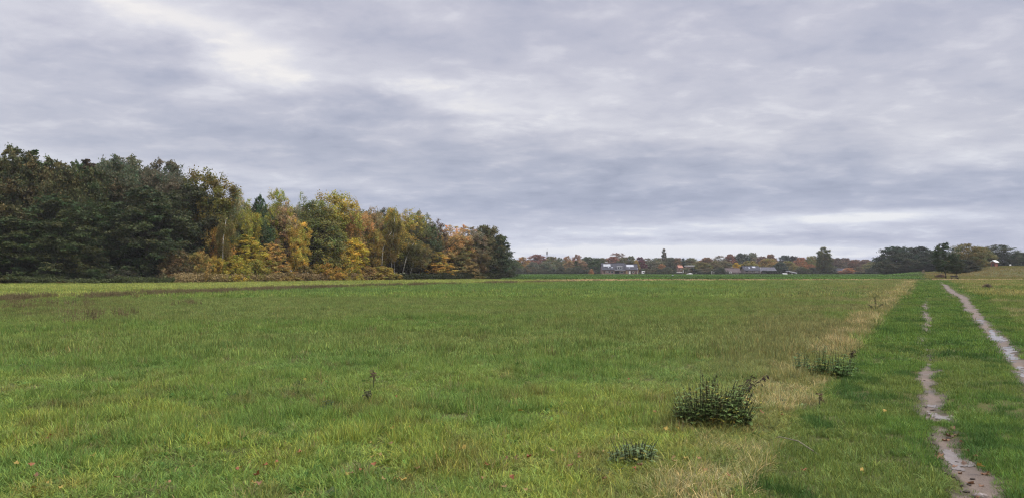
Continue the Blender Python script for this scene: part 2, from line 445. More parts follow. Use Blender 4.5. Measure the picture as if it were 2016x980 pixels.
def seedhead_mesh(name, n, L, spread, rng, w=.006, headw=.03):
    """dock like stalks: a stem with a ragged seed spike made of small faces"""
    V = []; Fc = []; C = []; S = []
    for i in range(n):
        a = rng.rand()*6.28; r = spread*math.sqrt(rng.rand()); x, y = r*math.cos(a), r*math.sin(a)
        h = L[0]+(L[1]-L[0])*rng.rand(); lx, ly = rng.randn(2)*.12*h
        b = len(V); s = rng.rand()*3.14; dx, dy = w*math.cos(s), w*math.sin(s)
        V += [(x-dx, y-dy, 0), (x+dx, y+dy, 0), (x+lx+dx*.6, y+ly+dy*.6, h), (x+lx-dx*.6, y+ly-dy*.6, h)]
        Fc += [b, b+1, b+2, b+3]; C.append(4); S += [(1, 1, 1)]*4
        for k in range(12):
            t = .45+.55*rng.rand(); q = headw*(1.25-t); c = np.array([x+lx*t, y+ly*t, h*t])+rng.randn(3)*q*.5
            u = rng.randn(3); u /= np.linalg.norm(u); v = np.cross(u, rng.randn(3)); v /= np.linalg.norm(v)
            b = len(V); V += [tuple(c-u*q), tuple(c-v*q*.5), tuple(c+u*q), tuple(c+v*q*.5)]
            Fc += [b, b+1, b+2, b+3]; C.append(4); S += [tuple(np.array([1.0, .9, .85])*(.6+.8*rng.rand()))]*4
    return mesh_np(name, V, Fc, C, M_GRASS, S)

def weed_mesh(name, n, L, spread, rng):
    """broad leafed low weed: oval leaves in a rosette"""
    V = []; Fc = []; C = []; S = []
    for i in range(n):
        a = rng.rand()*6.28; e = .15+rng.rand()*1.0; l = L*(.5+.6*rng.rand())
        d = np.array([math.cos(a)*math.cos(e), math.sin(a)*math.cos(e), math.sin(e)]); sd = np.array([-math.sin(a), math.cos(a), 0.0])
        o = np.array([rng.randn()*spread*.4, rng.randn()*spread*.4, .0])
        b = len(V); w = l*.28
        V += [tuple(o), tuple(o+d*l*.45-sd*w), tuple(o+d*l*.5+np.array([0, 0, -w*.25])), tuple(o+d*l*.45+sd*w), tuple(o+d*l+np.array([0, 0, -l*.18]))]
        Fc += [b, b+1, b+2, b, b+2, b+3, b+1, b+4, b+2, b+2, b+4, b+3]; C += [3]*4
        S += [tuple(np.array([1, 1, 1])*(.7+.6*rng.rand()))]*5
    return mesh_np(name, V, Fc, C, M_GRASS, S)

def pool(name, meshes):
    c = bpy.data.collections.new(name)
    for i, m in enumerate(meshes):
        c.objects.link(bpy.data.objects.new('%s.%03d' % (name, i), m))
    return c

def scatter(name, pts, scl, rot, tint, idx, coll, label, cat):
    n = len(pts)
    me = bpy.data.meshes.new(name); me.vertices.add(n); me.vertices.foreach_set('co', np.asarray(pts, np.float32).ravel())
    def at(nm, ty, key, data):
        a = me.attributes.new(nm, ty, 'POINT'); a.data.foreach_set(key, np.ascontiguousarray(data).ravel())
    at('scl', 'FLOAT_VECTOR', 'vector', np.asarray(scl, np.float32)); at('rot', 'FLOAT_VECTOR', 'vector', np.asarray(rot, np.float32))
    at('tint', 'FLOAT_COLOR', 'color', np.concatenate([np.asarray(tint, np.float32), np.ones((n, 1), np.float32)], 1))
    at('pick', 'INT', 'value', np.asarray(idx, np.int32))
    o = link(name, me)
    ng = bpy.data.node_groups.new(name+'_nodes', 'GeometryNodeTree')
    ng.interface.new_socket('Geometry', in_out='INPUT', socket_type='NodeSocketGeometry')
    ng.interface.new_socket('Geometry', in_out='OUTPUT', socket_type='NodeSocketGeometry')
    N = ng.nodes; L = ng.links
    gi = N.new('NodeGroupInput'); go = N.new('NodeGroupOutput')
    ci = N.new('GeometryNodeCollectionInfo'); ci.inputs['Collection'].default_value = coll
    ci.inputs['Separate Children'].default_value = True; ci.inputs['Reset Children'].default_value = True
    ip = N.new('GeometryNodeInstanceOnPoints'); ip.inputs['Pick Instance'].default_value = True
    def na(nm, ty):
        a = N.new('GeometryNodeInputNamedAttribute'); a.data_type = ty; a.inputs['Name'].default_value = nm
        return next(s for s in a.outputs if s.name == 'Attribute' and s.enabled)
    er = N.new('FunctionNodeEulerToRotation')
    L.new(na('rot', 'FLOAT_VECTOR'), er.inputs[0])
    L.new(gi.outputs[0], ip.inputs['Points']); L.new(ci.outputs[0], ip.inputs['Instance'])
    L.new(na('pick', 'INT'), ip.inputs['Instance Index']); L.new(er.outputs[0], ip.inputs['Rotation'])
    L.new(na('scl', 'FLOAT_VECTOR'), ip.inputs['Scale']); L.new(ip.outputs[0], go.inputs[0])
    md = o.modifiers.new('scatter', 'NODES'); md.node_group = ng
    return tag(o, label, cat, kind='stuff')

rg = np.random.RandomState(11)
def sample(y0, y1, dens, half=.80, side=2.0):
    """uniform points on the ground in the wedge in front of the viewer"""
    out = []
    edges = np.linspace(y0, y1, 25)
    for a, b in zip(edges[:-1], edges[1:]):
        d = dens((a+b)/2) if callable(dens) else dens
        w = half*b+side
        n = int(2*w*(b-a)*d)
        p = np.stack([(rg.rand(n)*2-1)*w, a+(b-a)*rg.rand(n)], 1); out.append(p)
    return np.concatenate(out)

def zone(x, y):
    """u: metres right of the verge line; masks"""
    u = x-verge(y)
    nz = fbm(x*.8, y*.8, 21, 3)-.5
    wob = np.minimum(.35*nz*4, .7)
    vw = np.interp(y, [4, 8, 15, 30, 90], [.55, .60, .50, .55, .85])
    vm = fbm(x*1.1, y*.55, 53, 3)
    spots = [(1375, 935, .30), (1395, 880, .20), (1590, 790, .42), (1640, 758, .34), (1530, 800, .28), (1500, 770, .3), (1680, 672, .9), (1710, 655, .9), (1640, 690, .6), (1745, 640, 1.2), (1400, 960, .5), (1560, 765, .3)]
    sp = np.zeros_like(u)
    for a_, b_, r_ in spots:
        Y_ = EYE*F/(b_-HY); X_ = (a_-CX)/F*Y_
        sp = np.maximum(sp, np.exp(-((x-X_)**2+((y-Y_)/1.5)**2)/r_**2))
    dryness = np.clip(np.maximum(sp*1.3, np.maximum(.42, .8*sstep(16, 28, y)))+(vm-.5)*1.3, 0, 1)
    zone.dry = dryness
    vg = np.abs(u+.1+wob*.6) < vw
    trk = (u > vw-.2+wob*.4) & (x < rrut(y)+np.interp(y, [5, 20, 90], [.9, 1.2, 1.8])+wob*.6)
    right = (u > 0) & ~trk & ~vg
    far = y > mbound(x)+2.2*(fbm(x*.3, y*.3, 23, 2)-.5)
    return u, vg, trk, right, far
def in_mud(x, y):
    a, b = mudval(x, y)
    on = (a > .25) | (b > .2)
    return on
def C(*a): return np.array(a)
G_YEL, G_MID, G_DEEP = C(.225, .275, .056), C(.138, .215, .052), C(.095, .180, .042)
G_OLV, G_BRN, G_TAN, G_DOCK = C(.150, .150, .050), C(.150, .105, .050), C(.33, .305, .155), C(.165, .140, .075)
def mixv(a, b, t): return a*(1-t[:, None])+b*t[:, None]

def tint_of(x, y):
    u, vg, trk, right, far = zone(x, y)
    n1 = fbm(x*.55, y*.55, 31, 3); n2 = fbm(x*1.7, y*1.7, 37, 3); n3 = fbm(x*.13, y*.09, 41, 3)
    n = len(x)
    t = np.tile(G_MID, (n, 1))
    nearness = 1-sstep(7.5, 14, y)
    t = mixv(t, G_YEL, np.clip(nearness*(.35+.7*sstep(.35, .6, n2)), 0, 1)*(.3+.7*rg.rand(n)))
    t = mixv(t, G_DEEP, .6*sstep(.48, .66, fbm(x*.9, y*.7, 43, 4)))
    t = mixv(t, G_BRN, .42*sstep(.61, .73, fbm(x*2.4, y*2.0, 39, 4))*(.3+.7*nearness))
    t = mixv(t, C(.20, .16, .085), .7*(rg.rand(n) < .06))
    # dry seeding grass further out, in broad bands
    band = sstep(.40, .62, fbm(x*.05, y*.17, 47, 4))*sstep(12, 20, y)*(1-sstep(45, 62, y))
    t = mixv(t, C(.165, .19, .07), .42*band)
    t = mixv(t, C(.105, .19, .055), .75*sstep(42, 62, y)*(1-sstep(.45, .7, n3)))
    # browner towards the verge
    t = mixv(t, C(.205, .19, .09), .62*sstep(-.28, -.02, u/np.maximum(y, 6))*sstep(6, 14, y)*sstep(.30, .5, n1))
    # rough weedy ground at the left, beyond 25 m
    wl = sstep(-.42, -.58, x/np.maximum(y, 1)) if False else 1-sstep(-.58, -.42, x/np.maximum(y, 1))
    t = mixv(t, C(.125, .110, .048), .55*wl*sstep(20, 32, y)*sstep(.4, .6, n2))
    t[vg] = mixv(mixv(t, G_OLV, np.full(n, .35)), G_TAN, .85*sstep(.3, .9, zone.dry)*(rg.rand(n) < .62))[vg]
    k = trk
    t[k] = mixv(mixv(np.tile(C(.100, .180, .038), (n, 1)), C(.125, .18, .046), sstep(.4, .65, n1)), C(.055, .115, .028), sstep(.54, .70, n2))[k]
    k = right
    t[k] = mixv(mixv(np.tile(C(.125, .185, .045), (n, 1)), G_TAN*.8, .7*sstep(.52, .68, n1)), C(.21, .20, .075), .6*sstep(25, 60, y)*sstep(.4, .6, fbm(x*.12, y*.12, 57, 2)))[k]
    k = far
    p = mixv(np.tile(C(.20, .25, .072), (n, 1)), C(.15, .20, .05), sstep(.5, .7, fbm(x*.05, y*.12, 59, 3)))
    p = mixv(p, C(.40, .31, .19), sstep(2, 14, x)*.9)
    t[k] = p[k]
    return t*C(1.14, 1.17, 1.18)*(.64+.68*rg.rand(n))[:, None], (u, vg, trk, right, far)

rs = np.random.RandomState(5)
near_pool = pool('near_tufts', [tuft_mesh('near_blades', 26, (.05, .165), .0062, .075, [.45, .5, .4, 1.1, .9][q], [1.2, 1.5, 1.0, 1.2, 1.7][q], rs, [.08, .1, .06, .3, .12][q]) for q in range(5)] +
                 [tuft_mesh('lawn_blades', 34, (.03, .075), .0045, .085, .6, .8, rs, .05) for _ in range(4)] +
                 [tuft_mesh('dry_blades', 34, (.10, .30), .0036, .10, .55, 1.3, rs, .5) for _ in range(3)] +
                 [weed_mesh('rosette_leaves', 9, .09, .05, rs) for _ in range(2)])
mid_pool = pool('mid_tufts', [tuft_mesh('mid_blades', 26, (.07, .18), .009, .16, .28, .7, rs, .22) for _ in range(5)] +
                [tuft_mesh('mid_lawn_blades', 30, (.035, .08), .010, .18, .5, .7, rs, .05) for _ in range(3)] +
                [tuft_mesh('mid_dry_blades', 30, (.14, .34), .008, .18, .5, 1.1, rs, .5) for _ in range(3)])
far_pool = pool('far_tufts', [tuft_mesh('far_blades', 26, (.12, .27), .03, .55, .3, .6, rs, .25) for _ in range(5)] +
                [tuft_mesh('far_lawn_blades', 30, (.05, .11), .035, .55, .5, .6, rs, .05) for _ in range(3)])
crop_pool = pool('crop_tufts', [weed_mesh('crop_leaves', 22, .55, .9, rs) for _ in range(4)])
dock_pool = pool('dock_stalks', [seedhead_mesh('dock_spikes', 9, (.45, .85), .45, rs, .012, .075) for _ in range(4)])

def grass_layer(name, P, kind, base_scale, coll, label):
    x, y = P[:, 0], P[:, 1]
    keep = ~in_mud(x, y)
    ea, eb = mudval(x, y); edge = np.maximum(ea, eb)
    keep &= ~((edge > -.7) & (rg.rand(len(x)) < .45))
    if coll is far_pool: keep &= ~((np.abs(x-rrut(y)) < .85) & (y < 95))
    if coll is mid_pool: keep &= ~((edge > -1.3) & (rg.rand(len(x)) < .5))
    # bald spots so the soil shows
    bald = fbm(x*2.3, y*2.3, 71, 3)
    keep &= ~((bald > .66) & (y < 16) & (rg.rand(len(x)) < .72))
    x, y, edge = x[keep], y[keep], edge[keep]
    t, (u, vg, trk, right, far) = tint_of(x, y)
    n = len(x)
    A, Bn, Dn = kind
    pick = rg.randint(0, A, n)
    lawn = (trk & (rg.rand(n) < .93)) | (far & (rg.rand(n) < .8)) | (right & (rg.rand(n) < .45))
    pick[lawn] = A+rg.randint(0, Bn, lawn.sum())
    if Dn:
        dry = vg & (rg.rand(n) < .11*sstep(.35, .9, zone.dry)+.01)
        pick[dry] = A+Bn+rg.randint(0, Dn, dry.sum())
    if coll is near_pool:
        wd = (rg.rand(n) < .10*sstep(.55, .68, fbm(x*.9, y*.9, 77, 3))) & ~trk
        pick[wd] = 12+rg.randint(0, 2, wd.sum()); t[wd] = t[wd]*C(.55, .75, .7)
    tus = .55+.85*sstep(.25, .75, fbm(x*2.6, y*2.6, 83, 3))*sstep(.2, .7, fbm(x*.6, y*.6, 85, 2)+.1)
    s = base_scale(y)*(.75+.5*rg.rand(n))*np.where(trk | far, 1.0, tus)
    sxy = base_scale(y)*(.85+.3*rg.rand(n))
    s = s*np.where(edge > -.9, .6, 1.0); sxy = sxy*np.where(edge > -.7, .75, 1.0)
    scl = np.stack([sxy, sxy, s], 1)
    rot = np.stack([rg.randn(n)*.10, rg.randn(n)*.10, rg.rand(n)*6.283], 1)
    z = zg(x, y)
    scatter(name, np.stack([x, y, z], 1), scl, rot, t, pick, coll, label, 'grass')

one = lambda y: np.ones_like(y)
grass_layer('meadow_grass', sample(2.6, 14, lambda y: 330 if y < 9 else 240), (5, 4, 3), one, near_pool, 'thick tussocky green and yellowed grass in the foreground')
grass_layer('meadow_grass', sample(14, 46, lambda y: 75 if y < 26 else 45), (5, 3, 3), one, mid_pool, 'tall seeding meadow grass across the middle distance')
P = sample(46, 158, lambda y: 6.5 if y < 90 else 3.2, .80, 4)
wfy = np.interp(P[:, 0], WFX, WF_Y)
P = P[(P[:, 1] < wfy-.5)]
grass_layer('meadow_grass', P, (5, 3, 0), one, far_pool, 'distant meadow and field grass before the wood and crop')
# hill and right hand far grass
P = sample(158, 262, .45, .85, 0); P = P[(P[:, 0] > .572*P[:, 1]) | (P[:, 0] > np.interp(P[:, 1], [149, 160, 402], [80, 84, 215])+.5)]
n = len(P)
scatter('hill_grass', np.stack([P[:, 0], P[:, 1], zg(P[:, 0], P[:, 1])], 1), np.ones((n, 3))*1.6, np.stack([np.zeros(n)]*2+[rg.rand(n)*6.28], 1),
        mixv(np.tile(C(.15, .165, .05), (n, 1)), C(.19, .17, .07), sstep(.4, .6, fbm(P[:, 0]*.05, P[:, 1]*.03, 3, 3)))*(.8+.4*rg.rand(n))[:, None], rg.randint(0, 5, n), far_pool, 'grass on the low hill under the red brown hut', 'grass')
# crop leaves in rows
P = sample(150, 398, lambda y: 1.3 if y < 220 else .55, .62, 0)
P = P[(P[:, 0] > np.interp(P[:, 1], [149, 174, 402], [-1.2, -1.2, -30])) & (P[:, 0] < np.interp(P[:, 1], [149, 160, 402], [80, 84, 215]))]
P[:, 1] = np.round(P[:, 1]/1.5)*1.5+rg.randn(len(P))*.2
n = len(P)
ct = mixv(np.tile(C(.095, .175, .034), (n, 1)), C(.07, .12, .03), sstep(.42, .6, fbm(P[:, 0]*.05, P[:, 1]*.05, 6, 3)))
ct = mixv(ct, C(.14, .15, .05), .8*sstep(0.50, .565, P[:, 0]/P[:, 1])*sstep(150, 230, P[:, 1]))
scatter('crop_leaves', np.stack([P[:, 0], P[:, 1], zg(P[:, 0], P[:, 1])], 1), np.ones((n, 3))*np.array([1.2, 1.2, .9]), np.stack([np.zeros(n)]*2+[rg.rand(n)*6.28], 1),
        ct*(.75+.5*rg.rand(n))[:, None], rg.randint(0, 4, n), crop_pool, 'leafy green crop rows in the far field', 'crop')
# dock seed stalks along the meadow's far edge and at the left
tt = rg.rand(6200)**.8
bx = np.interp(tt, np.linspace(0, 1, len(MB_X)-2), MB_X[1:-1]); by = np.interp(tt, np.linspace(0, 1, len(MB_X)-2), MB_Y[1:-1])
k = rg.rand(len(by)) < 1-.85*sstep(98, 122, by); bx, by = bx[k], by[k]
wdt = np.interp(by, [0, 45, 80, 110, 133], [3, 2.6, 4.5, 5.0, 3.0])
by2 = by-np.abs(rg.randn(len(by)))*wdt*.55
P = np.stack([bx+rg.randn(len(bx))*1.2, by2], 1)
q = sample(22, 48, .9, .8, 0); q = q[(q[:, 0]/q[:, 1] < -.40) & (fbm(q[:, 0]*.22, q[:, 1]*.22, 91, 3) > .50)]
P = np.concatenate([P, q]); P = P[P[:, 1] > 9]; P = P[(fbm(P[:, 0]*.5, P[:, 1]*.25, 97, 3) > .40)]
n = len(P)
far_dry = sstep(95, 128, P[:, 1])
scatter('dock_stalks', np.stack([P[:, 0], P[:, 1], zg(P[:, 0], P[:, 1])], 1), (np.ones((n, 3))*(.26+.32*rg.rand(n))[:, None]), np.stack([rg.randn(n)*.1, rg.randn(n)*.1, rg.rand(n)*6.28], 1),
        mixv(np.tile(G_DOCK, (n, 1)), C(.24, .18, .12), far_dry)*(.7+.6*rg.rand(n))[:, None], rg.randint(0, 4, n), dock_pool, 'brown dock seed stalks along the far edge of the meadow', 'weeds')

# ------------------------------------------------------------------ trees
def rnd_unit(rng, n):
    v = rng.randn(n, 3); return v/np.linalg.norm(v, axis=1)[:, None]

def crown_from_clumps(name, cen, rad, per, leaf, rng, flat=.7, droop=0.0, upright=0.0, mat=None, cvar=.30):
    """sprays of small leaf faces around every clump centre"""
    nC = len(cen); V = []; S = []
    tot = nC*per
    ci = np.repeat(np.arange(nC), per)
    ntw = 7
    tw = rnd_unit(rng, nC*ntw).reshape(nC, ntw, 3)
    axis_d = cen.copy(); axis_d[:, 2] = 0; axis_d /= (np.linalg.norm(axis_d, axis=1)[:, None]+1e-6)
    tw += axis_d[:, None]*.35; tw[..., 2] += upright-droop
    tw /= np.linalg.norm(tw, axis=2)[..., None]
    pick = rng.randint(0, ntw, tot)
    d = tw[ci, pick]; s = rng.rand(tot)**.7
    loose = rng.randn(tot, 3)*.16
    off = (d*s[:, None]+loose)*rad[ci][:, None]; off[:, 2] *= flat
    off[:, 2] -= droop*.5*(s**2)*rad[ci]
    c = cen[ci]+off
    nrm = rnd_unit(rng, tot)+np.array([0, 0, .55])+.35*d; nrm /= np.linalg.norm(nrm, axis=1)[:, None]
    a = np.cross(nrm, d+rng.randn(tot, 3)*.5); a /= (np.linalg.norm(a, axis=1)[:, None]+1e-9)
    b = np.cross(nrm, a)
    l = leaf*(.6+.8*rng.rand(tot))[:, None]; w = l*.55
    Vv = np.stack([c-b*l*.5, c+a*w*.5-b*l*.05, c+b*l*.5, c-a*w*.5-b*l*.05], 1).reshape(-1, 3)
    cs = (1+cvar*(rng.rand(nC)*2-1))[ci]*(.72+.56*rng.rand(tot))
    hue = 1+.22*(rng.rand(nC)*2-1)[ci]+.12*rng.randn(tot)
    sh = np.stack([cs*hue, cs, cs*(.9+.2*rng.rand(tot))], 1)
    sh = np.repeat(sh, 4, 0)
    f = np.arange(tot*4); 
    return mesh_np(name, Vv, f, np.full(tot, 4), mat or M_LEAF, np.clip(sh, .2, 2.2))

PROTO = {}; PERK = 1.7
def proto(kind, var, H, Rr, t0, prof, nclump, crad, per, leaf, bark, flat=.7, droop=0., upright=0., limbs=26, trunk_r=.16, lean=.0, inner=.45, cvar=.3, gap=.0):
    rng = np.random.RandomState(hash_(kind)+var*77)
    cen = []
    tries = 0
    lob = rng.rand(3)*6.28
    while len(cen) < nclump and tries < 60000:
        tries += 1
        t = t0+(1-t0)*rng.rand()
        r = Rr*prof((t-t0)/(1-t0))
        if r < .05*Rr and rng.rand() < .7: continue
        if rng.rand() > (r/Rr)**1.0+.12: continue
        a = rng.rand()*6.283
        rr = r*(1-(1-inner)*rng.rand()**1.6 if rng.rand() < .78 else rng.rand())
        rr *= 1+.16*math.sin(2*a+lob[0]+3*t)+.10*math.sin(5*a+lob[1]+7*t)
        p = np.array([rr*math.cos(a), rr*math.sin(a), t*H])
        if gap and vnoise(p[0]*.55+p[1]*.3, p[2]*.45, var+3) < gap: continue
        if cen and min(np.linalg.norm(p-q) for q in cen[-40:]) < crad*.38: continue
        cen.append(p)
    for t in np.linspace(t0+.12*(1-t0), .985, 30 if kind == 'spire' else 14):
        q = Rr*prof((t-t0)/(1-t0))*.25; cen.append(np.array([rng.randn()*q, rng.randn()*q, t*H-crad*.2]))
    cen = np.array(cen)
    tt = cen[:, 2]/H; shr = np.array([min(1, .38+1.1*prof(min(.99, max(0, (t-t0)/(1-t0))))) for t in tt])
    cen[:, 0] += lean*cen[:, 2]
    rad = crad*(.65+.7*rng.rand(len(cen)))*shr
    crown = crown_from_clumps(kind+'_crown', cen, rad, int(per*PERK), leaf, rng, flat, droop, upright, cvar=cvar)
    m = MB()
    zt = H*.88; wob = rng.randn(2)*.25
    path = [(lean*z+wob[0]*math.sin(z*.5), wob[1]*math.sin(z*.4+1)-wob[1]*math.sin(1), z) for z in np.linspace(-.3, zt, 9)]
    m.tube(path, list(np.linspace(trunk_r, trunk_r*.16, 9)), 7)
    for k in rng.choice(len(cen), min(limbs, len(cen)), replace=False):
        c = cen[k]; zb = max(H*t0*.7+.2, c[2]*(.45+.25*rng.rand()))
        b0 = np.array([np.interp(zb, [p[2] for p in path], [p[0] for p in path]), np.interp(zb, [p[2] for p in path], [p[1] for p in path]), zb])
        mid = (b0+c)/2+np.array([0, 0, .10*np.linalg.norm(c-b0)])+rng.randn(3)*.15
        rr = trunk_r*.32*(1-zb/H*.6)
        m.tube([b0, mid, c], [rr, rr*.6, rr*.22], 5)
    tr = m.mesh(kind+'_trunk', bark, True)
    co = np.empty(len(crown.vertices)*3, np.float32); crown.vertices.foreach_get('co', co); co = co.reshape(-1, 3)
    w = np.percentile(co[:, 0]-lean*co[:, 2], 98)-np.percentile(co[:, 0]-lean*co[:, 2], 2)
    h = np.percentile(co[:, 2], 99.6)
    PROTO.setdefault(kind, []).append((tr, crown, w, h))
def hash_(s): return sum(ord(c)*(i+3) for i, c in enumerate(s)) % 9999

p_round = lambda t: math.sqrt(max(0, 1-(2*t-.9)**2/1.25)) if t < .97 else .25
p_broad = lambda t: max(.05, (math.sin(math.pi*min(1, t*.86+.12)))**.55)
p_cone = lambda t: max(.05, (1-t)**.55*min(1, .55+t*3))
p_col = lambda t: max(.08, math.sin(math.pi*(t*.9+.06))**.45*(1-.25*t))
p_brush = lambda t: max(.12, math.sin(math.pi*(t*.72+.12))**.7)
p_low = lambda t: max(.06, (1-t**1.7)**.6)
for v in range(3):
    proto('broad', v, 15, 4.4, .06, p_broad, 150, 1.15, 110, .30, M_BARK, .75)
    proto('layered', v, 14, 4.6, .03, p_low, 190, 1.15, 105, .28, M_BARK, .58, droop=.22)
    proto('birch', v, 14, 2.5, .30, p_round, 125, .95, 95, .22, M_BIRCH, 1.25, droop=.75, trunk_r=.12, limbs=16, gap=.30, lean=[0, .05, -.04][v])
    proto('brush', v, 14, 3.0, .12, p_brush, 130, 1.0, 95, .26, M_BARK, 1.25, upright=.8, limbs=30, gap=.2)
    proto('sparse', v, 13, 2.9, .34, p_round, 85, .85, 62, .22, M_BARK, .8, upright=.2, limbs=60, trunk_r=.12, gap=.24)
    proto('shrub', v, 3.2, 2.0, .0, p_low, 80, .55, 95, .15, M_BARK, 1.1, upright=.65, limbs=20, trunk_r=.04, inner=.3)
for v in range(2):
    proto('dome', v, 15, 6.0, .06, p_broad, 270, 1.25, 100, .28, M_BARK, .8, cvar=.25)
    proto('spire', v, 15, 2.3, .04, p_cone, 120, .85, 100, .26, M_BARK, .55, droop=.15)
    proto('poplar', v, 15, 2.0, .04, p_col, 150, .75, 90, .24, M_BARK, 1.6, upright=1.1)
    proto('oak', v, 12, 5.0, .04, p_broad, 230, 1.3, 105, .34, M_BARK, .8, gap=.12, limbs=30)

trng = random.Random(21); LB = 1.5
def plant(kind, X, Y, h, w, col, label, name, cat, group=None, var=None, rz=None):
    v = trng.randrange(len(PROTO[kind])) if var is None else var
    tr, cr, pw, ph = PROTO[kind][v]
    root = empty(name, (X, Y, float(zg(X, Y))-.03), trng.uniform(0, 6.28) if rz is None else rz, (w/pw, w/pw, h/ph))
    a = link('trunk', tr, root)
    b = link('crown', cr, root)
    b.color = (*[min(.55, c*LB) for c in col], 1)
    return tag(root, label, cat, group)
def tree_px(kind, px, top, wpx, col, Y, label, name='tree', cat='tree', group=None, var=None, rz=None):
    X = atx(px, Y); h = atz(top, Y)-float(zg(X, Y))
    return plant(kind, X, Y, h, wpx/F*Y, col, label, name, cat, group, var, rz)

DKG, DKO, GRN, OLV = (.046, .062, .022), (.075, .073, .030), (.060, .085, .026), (.105, .098, .032)
YGR, YEL, ORA, RUS = (.185, .175, .036), (.300, .220, .035), (.300, .150, .045), (.215, .120, .065)
BRN, GRY, PAL, DRD = (.130, .090, .050), (.105, .110, .078), (.170, .165, .085), (.10, .035, .035)
TAN = (.22, .16, .09)
